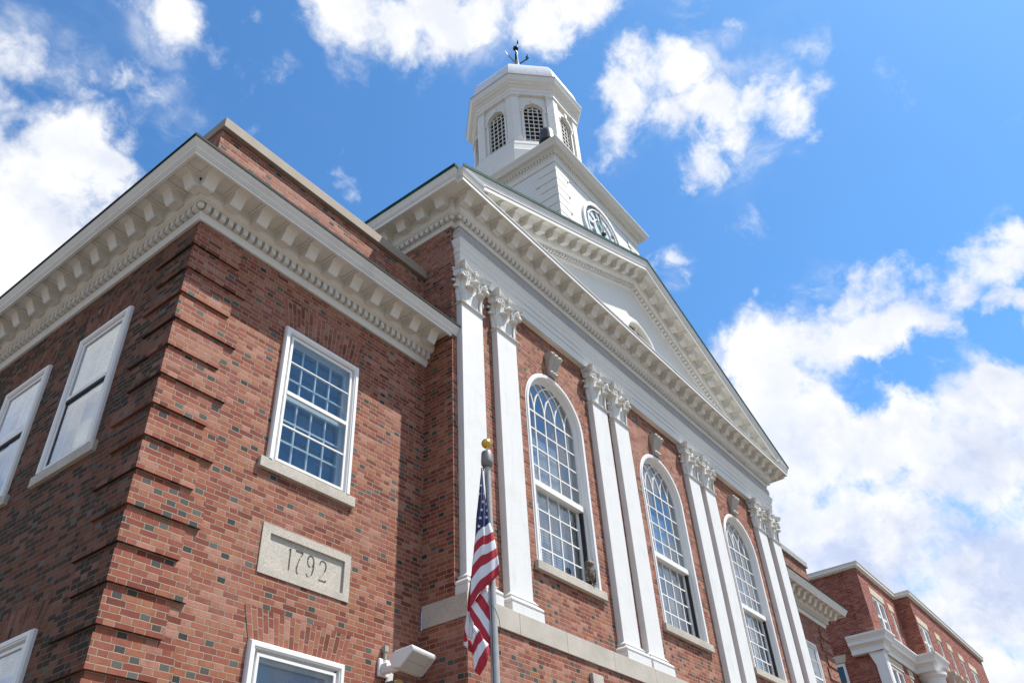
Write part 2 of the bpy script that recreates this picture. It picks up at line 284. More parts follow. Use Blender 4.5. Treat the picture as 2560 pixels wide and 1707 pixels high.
# ---------------------------------------------------------------- mesh building
class G:
    """collects shapes in a bmesh; done() links them as ONE mesh object"""
    def __init__(s): s.b = bmesh.new(); s.uv = None
    def vs(s, pts): return [s.b.verts.new(p) for p in pts]
    def face(s, vs, mi=0):
        try:
            f = s.b.faces.new(vs); f.material_index = mi; return f
        except ValueError: return None
    def box(s, x0, x1, y0, y1, z0, z1, mi=0):
        v = s.vs([(x, y, z) for z in (z0, z1) for y in (y0, y1) for x in (x0, x1)])
        for q in ((0, 1, 3, 2), (4, 5, 7, 6), (0, 1, 5, 4), (2, 3, 7, 6), (0, 2, 6, 4), (1, 3, 7, 5)): s.face([v[i] for i in q], mi)
        return s
    def hexa(s, lo, hi):
        a = s.vs(lo); b = s.vs(hi); n = len(lo)
        s.face(a); s.face(b)
        for i in range(n): s.face([a[i], a[(i+1) % n], b[(i+1) % n], b[i]])
        return s
    def quad(s, pts, mi=0): s.face(s.vs(pts), mi); return s
    def prism(s, poly, f0, f1):
        """poly: list of 2-D points; f0, f1 map a 2-D point to the two 3-D end faces"""
        return s.hexa([f0(*q) for q in poly], [f1(*q) for q in poly])
    def rows(s, rows, close=False, caps=False, mi=0):
        """rows of equal length joined by quads; close joins first and last column"""
        V = [s.vs(r) for r in rows]
        n = len(rows[0])
        for i in range(len(V) - 1):
            for j in range(n if close else n - 1): s.face([V[i][j], V[i][(j+1) % n], V[i+1][(j+1) % n], V[i+1][j]], mi)
        if caps: s.face(V[0], mi); s.face(V[-1], mi)
        return s
    def lathe(s, prof, c=(0, 0, 0), n=20, mi=0, a0=0., ax=None):
        rows = []
        for r, z in prof:
            rows.append([(c[0] + max(r, 1e-4) * math.cos(a0 + 2*math.pi*i/n), c[1] + max(r, 1e-4) * math.sin(a0 + 2*math.pi*i/n), c[2] + z) for i in range(n)])
        if ax is not None:
            rows = [[tuple(Vector(c) + ax @ (Vector(p) - Vector(c))) for p in r] for r in rows]
        return s.rows(rows, True, True, mi)
    def tube(s, pts, r, n=8, mi=0):
        pts = [Vector(p) for p in pts]; rows = []
        up = Vector((.13, .21, 1)).normalized()
        for i, p in enumerate(pts):
            d = (pts[min(i+1, len(pts)-1)] - pts[max(i-1, 0)]).normalized()
            a = d.cross(up)
            if a.length < .05: a = d.cross(Vector((1, .2, 0)))
            a.normalize(); b = a.cross(d); rr = r[i] if isinstance(r, (list, tuple)) else r
            rows.append([tuple(p + rr * (a * math.cos(2*math.pi*k/n) + b * math.sin(2*math.pi*k/n))) for k in range(n)])
        return s.rows(rows, True, True, mi)
    def ball(s, c, r, n=16, sc=(1, 1, 1), mi=0):
        rows = []
        for i in range(n // 2 + 1):
            a = math.pi * i / (n // 2)
            rows.append([(c[0] + sc[0] * r * max(math.sin(a), .002) * math.cos(2*math.pi*k/n), c[1] + sc[1] * r * max(math.sin(a), .002) * math.sin(2*math.pi*k/n), c[2] - sc[2] * r * math.cos(a)) for k in range(n)])
        return s.rows(rows, True, True, mi)
    def sweep(s, prof, path, z0, cap=True, mi=0):
        """closed moulding profile (o outward, h up) run along a plan path with mitred corners; outward is to the right of travel"""
        P = [Vector(p) for p in path]; N = []
        for a, b in zip(P, P[1:]):
            d = (b - a).normalized(); N.append(Vector((d.y, -d.x)))
        rows = []
        for i, p in enumerate(P):
            if i == 0: mdir = N[0]
            elif i == len(P) - 1: mdir = N[-1]
            else: mdir = (N[i-1] + N[i]) / (1 + N[i-1].dot(N[i]))
            rows.append([(p.x + o * mdir.x, p.y + o * mdir.y, z0 + h) for o, h in prof])
        return s.rows(rows, True, cap, mi)
    def rake(s, prof, xs, xm, xe, y0, zline, cs, mi=0):
        """closed profile along the two slopes of a gable; h is measured square to the slope"""
        rows = []
        for x, k in ((xs, -1), (xm, 0), (xe, 1)):
            rows.append([((x + k * o), y0 - o, zline(x + k * o) + h / cs) for o, h in prof])
        return s.rows(rows, True, True, mi)
    def arch(s, prof, cx, R0, z0, zs, n=20, mi=0):
        """closed profile (r beyond the opening, y) run up, round the arch and down"""
        rows = []
        rows.append([(cx - R0 - r, y, z0) for r, y in prof])
        for i in range(n + 1):
            a = math.pi * (1 - i / n)
            rows.append([(cx + (R0 + r) * math.cos(a), y, zs + (R0 + r) * math.sin(a)) for r, y in prof])
        rows.append([(cx + R0 + r, y, z0) for r, y in prof])
        return s.rows(rows, True, True, mi)
    def bar(s, p, q, w, t, mi=0):
        """flat bar in an xz plane from p to q (x, y, z), w wide, t deep in y"""
        p, q = Vector(p), Vector(q); d = (q - p).normalized(); n = Vector((-d.z, 0, d.x)) * w / 2; y = Vector((0, t / 2, 0))
        return s.hexa([p - n - y, p + n - y, p + n + y, p - n + y], [q - n - y, q + n - y, q + n + y, q - n + y])
    def curvebar(s, pts, w, t):
        rows = []
        P = [Vector(p) for p in pts]
        for i, p in enumerate(P):
            d = (P[min(i+1, len(P)-1)] - P[max(i-1, 0)]).normalized(); n = Vector((-d.z, 0, d.x)) * w / 2; y = Vector((0, t / 2, 0))
            rows.append([tuple(p - n - y), tuple(p + n - y), tuple(p + n + y), tuple(p - n + y)])
        return s.rows(rows, True, True)
    def cut(s, co, no):
        geom = s.b.verts[:] + s.b.edges[:] + s.b.faces[:]
        bmesh.ops.bisect_plane(s.b, geom=geom, plane_co=co, plane_no=no, clear_inner=True)
        return s
    def done(s, name, mat, parent=None, smooth=None, bevel=0., loc=None, recalc=True):
        if recalc: bmesh.ops.recalc_face_normals(s.b, faces=s.b.faces[:])
        me = bpy.data.meshes.new(name); s.b.to_mesh(me); s.b.free()
        for x in (mat if isinstance(mat, (list, tuple)) else [mat]): me.materials.append(M[x])
        o = bpy.data.objects.new(name, me); COL.objects.link(o)
        if smooth is not None:
            for f in me.polygons: f.use_smooth = True
            me.set_sharp_from_angle(angle=R(smooth))
        if bevel:
            bv = o.modifiers.new('bevel', 'BEVEL'); bv.width = bevel; bv.segments = 2; bv.limit_method = 'ANGLE'; bv.angle_limit = R(40)
        if loc: o.location = loc
        if parent is not None: o.parent = parent; o.matrix_parent_inverse = inv(parent)
        return o
def inv(p):
    m = p.matrix_basis.copy(); q = p
    while q.parent is not None:
        m = q.parent.matrix_basis @ q.matrix_parent_inverse @ m; q = q.parent
    return m.inverted()
def empty(name, loc, label, cat):
    o = bpy.data.objects.new(name, None); COL.objects.link(o); o.location = loc; o.empty_display_size = .3
    o['label'] = label; o['category'] = cat
    return o
def tag(o, label, cat): o['label'] = label; o['category'] = cat; return o
def place(proto, parent, mat):
    """a copy of a part and its sub-parts (built around the origin) put at mat under parent"""
    c = proto.copy(); COL.objects.link(c); c.parent = parent; c.matrix_parent_inverse = inv(parent); c.matrix_basis = mat
    for ch in proto.children:
        d = ch.copy(); COL.objects.link(d); d.parent = c; d.matrix_parent_inverse = Matrix(); d.matrix_basis = ch.matrix_basis
    return c
def drop(proto):
    for ch in list(proto.children): bpy.data.objects.remove(ch)
    bpy.data.objects.remove(proto)
def sub(g, name, mat, parent, **k):
    """sub-part given in the parent's own frame"""
    o = g.done(name, mat, None, **k); o.parent = parent; return o
TR = Matrix.Translation
def ROT(a): return Matrix.Rotation(R(a), 4, 'Z')
def arc(cx, cz, r, a0, a1, n): return [(cx + r * math.cos(R(a0 + (a1 - a0) * i / n)), cz + r * math.sin(R(a0 + (a1 - a0) * i / n))) for i in range(n + 1)]

def wall(g, x0, x1, z0, z1, f, holes=(), arches=(), depth=.22):
    """wall sheet in local (x, z) mapped by f(x, depth, z), with reveals round each opening"""
    rects = [(a, b, c, d) for a, b, c, d in holes] + [(cx - r, cx + r, c, zs + r) for cx, r, c, zs in arches]
    xs = sorted({x0, x1} | {v for q in rects for v in q[:2]}); zs_ = sorted({z0, z1} | {v for q in rects for v in q[2:]})
    xs = [x for x in xs if x0 <= x <= x1]; zs_ = [z for z in zs_ if z0 <= z <= z1]
    for xa, xb in zip(xs, xs[1:]):
        for za, zb in zip(zs_, zs_[1:]):
            mx, mz = (xa + xb) / 2, (za + zb) / 2
            if any(q[0] < mx < q[1] and q[2] < mz < q[3] for q in rects): continue
            g.quad([f(xa, 0, za), f(xb, 0, za), f(xb, 0, zb), f(xa, 0, zb)])
    for a, b, c, d in holes:
        for (p, q) in (((a, c), (a, d)), ((b, c), (b, d)), ((a, d), (b, d)), ((a, c), (b, c))):
            g.quad([f(p[0], 0, p[1]), f(q[0], 0, q[1]), f(q[0], depth, q[1]), f(p[0], depth, p[1])])
    for cx, r, c, zs in arches:
        pts = arc(cx, zs, r, 180, 0, 24)
        for (xa, za), (xb, zb) in zip(pts, pts[1:]):
            g.quad([f(xa, 0, za), f(xb, 0, zb), f(xb, 0, zs + r), f(xa, 0, zs + r)])
            g.quad([f(xa, 0, za), f(xb, 0, zb), f(xb, depth, zb), f(xa, depth, za)])
        for x in (cx - r, cx + r): g.quad([f(x, 0, c), f(x, 0, zs), f(x, depth, zs), f(x, depth, c)])
    return g

# ---------------------------------------------------------------- the ground
g = G(); g.quad([(-600, -600, 0), (600, -600, 0), (600, 600, 0), (-600, 600, 0)])
g.done('ground', 'ground')['kind'] = 'structure'

# ---------------------------------------------------------------- the town hall
hall = empty('town_hall', (9.528, 3, 0), 'red brick town hall with white pilasters, a pediment and a square clock tower', 'building')
XM = 9.528; XP = 3.65; PW = .494; PF = .594; XE = 2 * XM - XP; XR = 2 * XM
def front(x, d, z): return (x, d, z)
def mx(x): return 2 * XM - x
WA = (1.289, 2.419, 5.878, 7.60); WB = (1.387, 2.527, 2.30, 4.088)
g = G()
RE = .012
hl = [(WA[0]+RE, WA[1]-RE, WA[2]-.03, WA[3]-RE), (WB[0]+RE, WB[1]-RE, WB[2], WB[3]-RE)]
wall(g, 0, XP, 0, 8.75, front, hl + [(1.375, 2.533, 4.714, 5.213)])
g.done('front_wall', 'brick', hall, recalc=False); g = G()
wall(g, XE, XR, 0, 8.75, front, [(mx(b), mx(a), c, d) for a, b, c, d in hl])
g.done('front_wall', 'brick', hall, recalc=False)
SY = [(.955, 1.950), (2.610, 3.605), (4.265, 5.26)]
g = G()
sh = [(a+RE, b-RE, WA[2]-.03, WA[3]-RE) for a, b in SY] + [(a+RE, b-RE, WB[2], WB[3]-RE) for a, b in SY]
wall(g, 0, 14, 0, 8.75, lambda x, d, z: (d, x, z), sh)
g.quad([(XR, 0, 0), (XR, 14, 0), (XR, 14, 8.75), (XR, 0, 8.75)]); g.quad([(0, 14, 0), (XR, 14, 0), (XR, 14, 8.75), (0, 14, 8.75)])
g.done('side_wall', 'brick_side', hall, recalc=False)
g = G(); g.box(.05, XP, .05, 13.9, 8.60, 8.85); g.box(XE, XR-.05, .05, 13.9, 8.60, 8.85); g.done('wing_roof', 'roofing', hall)
# parapet and its metal coping
g = G(); g.box(.012, XP-.003, .05, .40, 8.78, 9.935); g.box(.012, .36, .403, 13.9, 8.78, 9.935)
g.done('parapet', 'brick', hall); g = G(); g.box(XE+.003, XR-.012, .05, .40, 8.78, 9.935); g.box(XR-.36, XR-.012, .403, 13.9, 8.78, 9.935); g.done('parapet', 'brick', hall)
g = G(); g.box(-.012, XP-.004, -.01, .46, 9.94, 10.105); g.box(-.012, .42, .463, 13.95, 9.94, 10.105)
g.done('coping', 'coping', hall, bevel=.008)
g = G(); g.box(XE+.004, XR+.012, -.01, .46, 9.94, 10.105); g.box(XR-.42, XR+.012, .463, 13.95, 9.94, 10.105); g.done('coping', 'grey_coping', hall, bevel=.008)

# central pavilion
AC = (6.108, XM, 12.948); RW = .79; ZS = 8.39; ZB = 5.86
def pav(x, d, z): return (x, -PW + d, z)
g = G(); wall(g, XP, XE, 4.9, 10.75, pav, (), [(c, RW - .012, ZB, ZS) for c in AC])
g.quad([(XP, -PW, 4.9), (XP, 10, 4.9), (XP, 10, 10.75), (XP, -PW, 10.75)]); g.quad([(XE, -PW, 4.9), (XE, 10, 4.9), (XE, 10, 10.75), (XE, -PW, 10.75)])
g.done('pavilion_wall', 'brick', hall, recalc=False)
g = G(); g.box(XP, XE, -.668, 9.9, 0, 4.69); g.done('basement_wall', 'brick', hall)
# stone string course with open joints
g = G(); x = XP - .022
for w in [.40, .56, .98] + [1.12] * 8 + [.9]:
    x2 = min(x + w, XE + .022); g.box(x + .002, x2 - .002, -.692, -.02, 4.69, 4.948); x = x2
g.done('string_course', 'granite', hall, bevel=.004)

# ---- quoins: blocks of four courses, alternately long and short, wrapping the corner
for i in range(-10, 10):
    z0 = 5.233 + 6 * CH * i + .009; z1 = z0 + 5 * CH - .014
    if z0 > 8.25 or z1 < 2.5: continue
    z1 = min(z1, 8.30); ln = (.705, .53) if i % 2 else (.56, .655)
    for flip in (0, 1):
        g = G(); P = .030
        pts = [(-P, -P), (ln[0], -P), (ln[0], .0), (.0, .0), (.0, ln[1]), (-P, ln[1])]
        if flip: pts = [(mx(a), b) for a, b in pts]
        g.prism(pts, lambda a, b: (a, b, z0), lambda a, b: (a, b, z1))
        o = g.done('quoin', 'brick', hall)
        # side and underside take the side wall's sooty brick, shade darkened into its colour
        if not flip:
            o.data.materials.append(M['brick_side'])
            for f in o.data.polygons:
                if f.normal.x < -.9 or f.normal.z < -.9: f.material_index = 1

# ---- windows of the wings (local frame: x along the wall, y into the wall, z up from the sill)
def flat_arch(g, w, hb, ht, y0, rise, flare):
    """splayed brick lintel with its own brick courses laid as uv"""
    uvl = g.b.loops.layers.uv.new('UVMap')
    n = 24
    for i in range(n):
        a, b = i / n, (i + 1) / n
        xa, xb = w * a, w * b; xta, xtb = -flare + (w + 2*flare) * a, -flare + (w + 2*flare) * b
        vs = g.vs([(xa, y0, hb), (xb, y0, hb), (xtb, y0, ht), (xta, y0, ht)])
        f = g.face(vs)
        for lp, (uu, vv) in zip(f.loops, [(0, a), (0, b), (ht - hb, b), (ht - hb, a)]): lp[uvl].uv = (uu + .03, vv * round((w + flare) / .062) * CH)
    g.quad([(0, y0, hb), (w, y0, hb), (w, .02, hb), (0, .02, hb)])
    g.quad([(0, y0, hb), (-flare, y0, ht), (-flare, .02, ht), (0, .02, hb)]); g.quad([(w, y0, hb), (w + flare, y0, ht), (w + flare, .02, ht), (w, .02, hb)])
def sash_window(w, h, cols, rows, arch_h, open_blind, sill=True, screen=True, inner=(1, 1), gap=False, gm='glass', shade='curtain', sy=.13, lm='brick_uv'):
    g = G(); c = .072
    pr = [(0, .20), (0, -.030), (.012, -.050), (.050, -.050), (.056, -.040), (.066, -.040), (c, -.028), (c, .20)]
    # casing swept round three sides
    rws = []
    for (px, pz, sx, sz) in ((0, 0, 1, 0), (0, h, 1, -1), (w, h, -1, -1), (w, 0, -1, 0)):
        rws.append([(px + sx * o, y, pz + sz * o) for o, y in pr])
    g.rows(rws, True, True)
    for a, b in ((c, c + .026), (w - c - .026, w - c)): g.box(a, b, .0, .19, 0, h - c)
    g.box(c, w - c, .0, .19, h - c - .026, h - c)
    o = g.done('window', 'window', None, smooth=30)
    i = c + .026; zm = h * .505
    g = G(); f = .028; y0, y1 = -.030, -.006
    g.box(i, i + f, y0, y1, .02, h - i); g.box(w - i - f, w - i, y0, y1, .02, h - i); g.box(i + f, w - i - f, y0, y1, .02, .02 + f); g.box(i + f, w - i - f, y0, y1, h - i - f, h - i)
    g.box(i + f, w - i - f, y0 - .006, y1, zm - .022, zm + .022)
    if screen: g.box(i + f, w - i - f, y0 + .004, y1, h * .265, h * .265 + .018); g.box(i + f, w - i - f, y0 + .008, y1, h * .745, h * .745 + .012)
    sub(g, 'storm_sash', 'window', o)
    g = G(); g.box(i + .01, w - i - .01, -.016, -.012, .03, h - i - .01); sub(g, 'glass_pane', gm, o)
    if gap:
        g = G(); g.box(i + f, w - i - f, -.034, -.018, zm - .062, zm - .0225); g.box(i + f, i + f + .035, -.020, -.0165, .05, zm - .063); sub(g, 'track_shadow_strip', 'shadowgap', o)  # dark strips standing in for the shade in the rail and jamb gaps
    g = G(); ya, yb = .055, .085; j = i + .004; t = .045
    g.box(j, j + t, ya, yb, .02, h - i); g.box(w - j - t, w - j, ya, yb, .02, h - i); g.box(j + t, w - j - t, ya, yb, .02, .02 + t * 1.3); g.box(j + t, w - j - t, ya, yb, h - i - t, h - i)
    g.box(j + t, w - j - t, ya - .012, yb, zm - .03, zm + .03)
    for k, (za, zb) in enumerate(((.08, zm - .03), (zm + .03, h - i - t))):
        if not inner[k]: continue
        for q in range(1, cols): x = j + t + (w - 2*j - 2*t) * q / cols; g.box(x - .010, x + .010, ya + .004, yb - .002, za, zb)
        for q in range(1, rows):
            zz = za + (zb - za) * q / rows; g.box(j + t, w - j - t, ya + .007, yb - .004, zz - .010, zz + .010)
    sub(g, 'muntin_sash', 'window', o)
    g = G(); g.box(j + .02, w - j - .02, .076, .080, .04, h - i - .01); sub(g, 'inner_glass', 'glass2', o)
    g = G(); g.box(i, w - i, .18, .19, .02, h - i)
    sub(g, 'room_backing', 'dark', o)
    if open_blind is not None:
        g = G(); g.box(i + .01, w - i - .01, sy, sy + .01, .03 + open_blind * h, h - i); sub(g, 'window_shade', shade, o)
    if sill:
        g = G(); g.box(-.085, w + .085, -.045, .05, -.118, -.002); sub(g, 'sill', 'granite', o, bevel=.005)
    g = G(); flat_arch(g, w, h + .004, h + arch_h, -.006, 0, .085); sub(g, 'brick_lintel', lm, o, recalc=False)
    return o
wh = WA[3] - WA[2]; ww = WA[1] - WA[0]
p = sash_window(ww, wh, 4, 3, .40, None)
place(p, hall, TR((WA[0], 0, WA[2]))); place(p, hall, TR((mx(WA[1]), 0, WA[2]))); drop(p)
p = sash_window(WB[1] - WB[0], WB[3] - WB[2], 4, 3, .30, .0, screen=False, inner=(0, 0), shade='curtain3', sy=.09)
place(p, hall, TR((WB[0], 0, WB[2]))); place(p, hall, TR((mx(WB[1]), 0, WB[2]))); drop(p)
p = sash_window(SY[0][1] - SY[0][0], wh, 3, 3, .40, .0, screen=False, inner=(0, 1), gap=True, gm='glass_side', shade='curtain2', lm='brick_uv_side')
for a, b in SY: place(p, hall, TR((0, b, WA[2])) @ ROT(-90))
drop(p)
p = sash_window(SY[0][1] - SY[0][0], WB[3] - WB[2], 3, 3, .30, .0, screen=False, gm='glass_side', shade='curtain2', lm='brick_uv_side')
for a, b in SY[:2]: place(p, hall, TR((0, b, WB[2])) @ ROT(-90))
drop(p)

# ---- cornices
def ogee(o0, h0, o1, h1, n=6):
    pts = []
    for i in range(n + 1):
        s = i / n; e = .5 - .5 * math.cos(math.pi * s)
        pts.append((o0 + (o1 - o0) * e, h0 + (h1 - h0) * s))
    return pts
def quarter(o0, h0, o1, h1, n=5): return [(o0 + (o1 - o0) * math.sin(R(90 * i / n)), h0 + (h1 - h0) * (1 - math.cos(R(90 * i / n)))) for i in range(n + 1)]
WPROF = [(-.02, 0), (.030, 0), (.034, .045)] + ogee(.036, .05, .055, .082, 4) + [(.040, .088), (.040, .185), (.112, .186), (.114, .197)] + quarter(.118, .200, .168, .250) + [(.172, .255), (.172, .372), (.458, .372), (.458, .310), (.488, .310), (.488, .346), (.500, .352), (.503, .368), (.512, .372)] + ogee(.512, .378, .556, .462) + [(.560, .466), (.560, .486), (-.02, .52)]
ZC = 8.299
runs = [[(0, 14), (0, 0), (3.742, 0)], [(mx(3.742), 0), (XR, 0), (XR, 14)]]
def dentils(g, a, b, n, o0, o1, h0, h1, z, w, s0, s1, pitch):
    """blocks along the segment a..b (plan), from s0 to s1"""
    a, b = Vector(a), Vector(b); d = (b - a).normalized(); nn = Vector((d.y, -d.x)); cnt = int(round((s1 - s0) / pitch)); st = (s1 - s0) / max(cnt, 1)
    for i in range(cnt + 1):
        s = s0 + st * i
        q = [a + d * (s + ds) + nn * oo for ds, oo in ((-w/2, o0), (w/2, o0), (w/2, o1), (-w/2, o1))]
        g.hexa([(v.x, v.y, z + h0) for v in q], [(v.x, v.y, z + h1) for v in q])
def modillion_bm(w, shear=0., o0=.168, o1=.445, hb=.205, hs=.373):
    g = G(); L = o1 - o0
    poly = [(o0, hs - .004), (o0, hb + .004), (o0 + .03, hb), (o0 + .07*1, hb + .004)]
    for i in range(1, 11):
        s = i / 10; e = max(0, (s - .12) / .88)
        poly.append((o0 + .07 + (L - .12) * s, hb + .004 - .012 * math.sin(math.pi * min(1, s / .4)) * (s < .4) + (hs - hb - .046) * (.5 - .5 * math.cos(math.pi * e)) - .016 * math.sin(2 * math.pi * e)))
    poly += [(o1 - .05, hs - .004)]
    sh = lambda x: shear * x
    g.prism(poly, lambda o, h: (-w/2, -o, h + sh(-w/2)), lambda o, h: (w/2, -o, h + sh(w/2)))
    c = .016
    g.prism([(o0, hs - .003), (o0, hs - .042), (o1 + .004, hs - .042), (o1 + .008, hs - .020), (o1 + .008, hs - .003)], lambda o, h: (-w/2 - c, -o, h + sh(-w/2 - c)), lambda o, h: (w/2 + c, -o, h + sh(w/2 + c)))
    # sunk panel rails beside the bracket
    g.prism([(o0, hs - .003), (o0, hs - .018), (o1 + .01, hs - .018), (o1 + .01, hs - .003)], lambda o, h: (-w/2 - c - .03, -o, h + sh(-w/2 - c - .03)), lambda o, h: (w/2 + c + .03, -o, h + sh(w/2 + c + .03)))
    return g
for ri, run in enumerate(runs):
    g = G(); g.sweep(WPROF, run, ZC)
    if ri == 0:
        dentils(g, (0, 14), (0, 0), 0, .03, .110, .092, .184, ZC, .060, .0, 14.0, .1)
        dentils(g, (0, 0), (XP, 0), 0, .03, .110, .092, .184, ZC, .060, 0., XP - .05, .1)
    else:
        dentils(g, (XE, 0), (XR, 0), 0, .03, .110, .092, .184, ZC, .060, .05, XR - XE, .1)
    for bx in ([0] if ri == 0 else [XR]): g.ball((bx + (-.075 if ri == 0 else .075), -.075, ZC + .138), .040, 12)
    o = g.done('cornice', 'trim', hall, smooth=25)
    p = modillion_bm(.145).done('modillion', 'trim', None, smooth=35)
    if ri == 0:
        for i in range(11): place(p, o, TR((-.17 + .36 * i + .02, 0, ZC)))
        for i in range(18): place(p, o, TR((0, -.17 + .36 * i + .02, ZC)) @ ROT(-90))
    else:
        for i in range(11): place(p, o, TR((mx(-.17 + .36 * i + .02), 0, ZC)))
    drop(p)
    g = G(); g.sweep([(.05, .50), (.566, .468), (.572, .468), (.572, .502), (.50, .508), (.05, .56)], run, ZC); g.done('drip_edge', 'dkgreen', hall)

# pavilion entablature
XS = 3.727; XT = mx(XS); ZE = 10.73
EPROF = [(-.02, 0), (.028, 0), (.034, .030)] + ogee(.036, .034, .052, .064, 4) + [(.038, .070), (.038, .142), (.108, .143), (.110, .155)] + quarter(.114, .16, .168, .27) + [(.172, .276), (.172, .398), (.440, .398), (.440, .338), (.470, .338), (.470, .405), (.478, .408), (.486, .418), (.486, .432), (-.02, .442)]
path = [(XP, 10), (XP, -PW), (XS, -PW), (XS, -PF), (XT, -PF), (XT, -PW), (XE, -PW), (XE, 10)]
g = G(); g.sweep(EPROF, path, ZE)
dentils(g, (XS, -PF), (XT, -PF), 0, .03, .108, .072, .141, ZE, .062, 0., XT - XS, .104)
dentils(g, (XP, 10), (XP, -PW), 0, .03, .108, .072, .141, ZE, .062, .0, 10 + PW, .104)
for bx, by in ((XP - .075, -PW - .075), (XS - .075, -PF - .075), (XT + .075, -PF - .075)): g.ball((bx, by, ZE + .106), .038, 12)
ent = g.done('pediment_cornice', 'trim', hall, smooth=25)
p = modillion_bm(.165, 0, .168, .428, .232, .399).done('modillion', 'trim', None, smooth=35)
n = 31
for i in range(n): place(p, ent, TR((XS - .13 + (XT - XS + .26) * i / (n - 1), -PF, ZE)))
for i in range(16): place(p, ent, TR((XP, -PW - .02 + .40 * i, ZE)) @ ROT(-90))
drop(p)
CYMA = [(.30, .436), (.488, .436), (.492, .446)] + ogee(.494, .450, .522, .545) + [(.527, .55), (.527, .56), (.30, .565)]
g = G(); g.sweep(CYMA, path[:4] + [(XS + .001, -PF)], ZE); g.done('gutter_moulding', 'trim', hall, smooth=25); g = G(); g.sweep(CYMA, [(XT - .001, -PF)] + path[4:], ZE)
g.done('gutter_moulding', 'trim', hall, smooth=25)
SL = .4045; CS = math.cos(math.atan(SL)); ZR0 = 10.683
def zl(x): return ZR0 + SL * (min(x, 2 * XM - x) - 3.2)
RPROF = EPROF[:-1] + [(.486, .432)] + [(.488, .436), (.492, .446)] + ogee(.494, .450, .522, .545) + [(.527, .55), (.527, .56), (-.02, .57)]
g = G(); g.rake(RPROF, XS, XM, XT, -PF, zl, CS)
for k in range(120):
    x = XS + .3 + .1045 * k
    if x > XT - .3: break
    x0, x1 = x - .032, x + .032
    if (x0 - XM) * (x1 - XM) < 0: continue
    g.hexa([(x0, -PF - .03, zl(x0) + .072/CS), (x1, -PF - .03, zl(x1) + .072/CS), (x1, -PF - .108, zl(x1) + .072/CS), (x0, -PF - .108, zl(x0) + .072/CS)],
           [(x0, -PF - .03, zl(x0) + .138/CS), (x1, -PF - .03, zl(x1) + .138/CS), (x1, -PF - .108, zl(x1) + .138/CS), (x0, -PF - .108, zl(x0) + .138/CS)])
g.cut((0, 0, ZE + .437), (0, 0, 1))
rk = g.done('raking_cornice', 'trim', hall, smooth=25)
pl_ = modillion_bm(.165, SL, .168, .428, .232, .399).done('modillion', 'trim', None, smooth=35)
pr_ = modillion_bm(.165, -SL, .168, .428, .232, .399).done('modillion', 'trim', None, smooth=35)
for i in range(15):
    x = XM - .205 - .405 * i
    if zl(x) + .2 < ZE + .36: continue
    place(pl_, rk, TR((x, -PF, zl(x) + .03))); place(pr_, rk, TR((mx(x), -PF, zl(x) + .03)))
drop(pl_); drop(pr_)
g = G(); EDGE = [(-1.0, .53), (.45, .555), (.533, .545), (.537, .545), (.537, .600), (.45, .61), (-1.0, .60)]
g.rake(EDGE, XS, XM, XT, -PF, zl, CS); g.sweep([(.3, .57), (.533, .545), (.537, .545), (.537, .602), (.3, .62)], path[:4], ZE); g.sweep([(.3, .57), (.533, .545), (.537, .545), (.537, .602), (.3, .62)], path[4:], ZE)
g.done('roof_edge', 'green', hall)
g = G()
for sgn in (1, -1):
    f = (lambda x: x) if sgn > 0 else mx
    g.prism([(3.26, zl(3.26) + .57/CS), (XM, zl(XM) + .57/CS), (XM, zl(XM) + .63/CS), (3.26, zl(3.26) + .63/CS)], lambda x, z: (f(x), -.62, z), lambda x, z: (f(x), 10, z))
g.done('roof', 'roofing', hall)
# tympanum with its half-round window
g = G(); ty = -PF - .012
lx, lz, lr = XM, 11.72, .56
pts = arc(lx, lz, lr, 180, 0, 20)
top = lambda x: zl(x) + .03
xs = [3.6] + [q[0] for q in pts] + [mx(3.6)]
for a, b in zip(xs, xs[1:]):
    def zlow(x): return lz + math.sqrt(max(0, lr*lr - (x - lx)**2)) if abs(x - lx) <= lr + 1e-6 else 10.95
    if a < lx - lr - 1e-6 or b > lx + lr + 1e-6: lo = (10.95, 10.95)
    else: lo = (zlow(a), zlow(b))
    xs2 = [a, XM, b] if a < XM < b else [a, b]
    for c, d in zip(xs2, xs2[1:]): g.quad([(c, ty, lo[0] if c == a else lo[1]), (d, ty, lo[1]), (d, ty, top(d)), (c, ty, top(c))])
g.quad([(lx - lr, ty, 10.95), (lx + lr, ty, 10.95), (lx + lr, ty, lz), (lx - lr, ty, lz)])
g.done('tympanum', 'white', hall, recalc=False)
g = G(); g.arch([(0, ty + .08), (0, ty - .02), (.02, ty - .045), (.06, ty - .05), (.075, ty - .035), (.13, ty - .035), (.15, ty - .02), (.15, ty + .01)], lx, lr - .02, lz, lz, 28)
lun = g.done('lunette_window', 'white', hall, smooth=25)
g = G(); y = ty + .06
for a in (45, 90, 135): g.bar((lx + .12 * math.cos(R(a)), y, lz + .12 * math.sin(R(a))), (lx + lr * math.cos(R(a)), y, lz + lr * math.sin(R(a))), .035, .04)
g.arch([(0, y - .02), (.035, y - .02), (.035, y + .02), (0, y + .02)], lx, .13, lz, lz, 12)
g.done('muntin_fan', 'white', lun)
g = G(); g.prism(arc(lx, lz, lr - .01, 180, 0, 20), lambda a, b: (a, y + .03, b), lambda a, b: (a, y + .035, b)); g.done('glass_pane', 'glass', lun)
g = G(); g.box(lx - .65, lx + .65, y + .2, y + .21, lz - .1, lz + .7); g.done('room_backing', 'dark', lun)
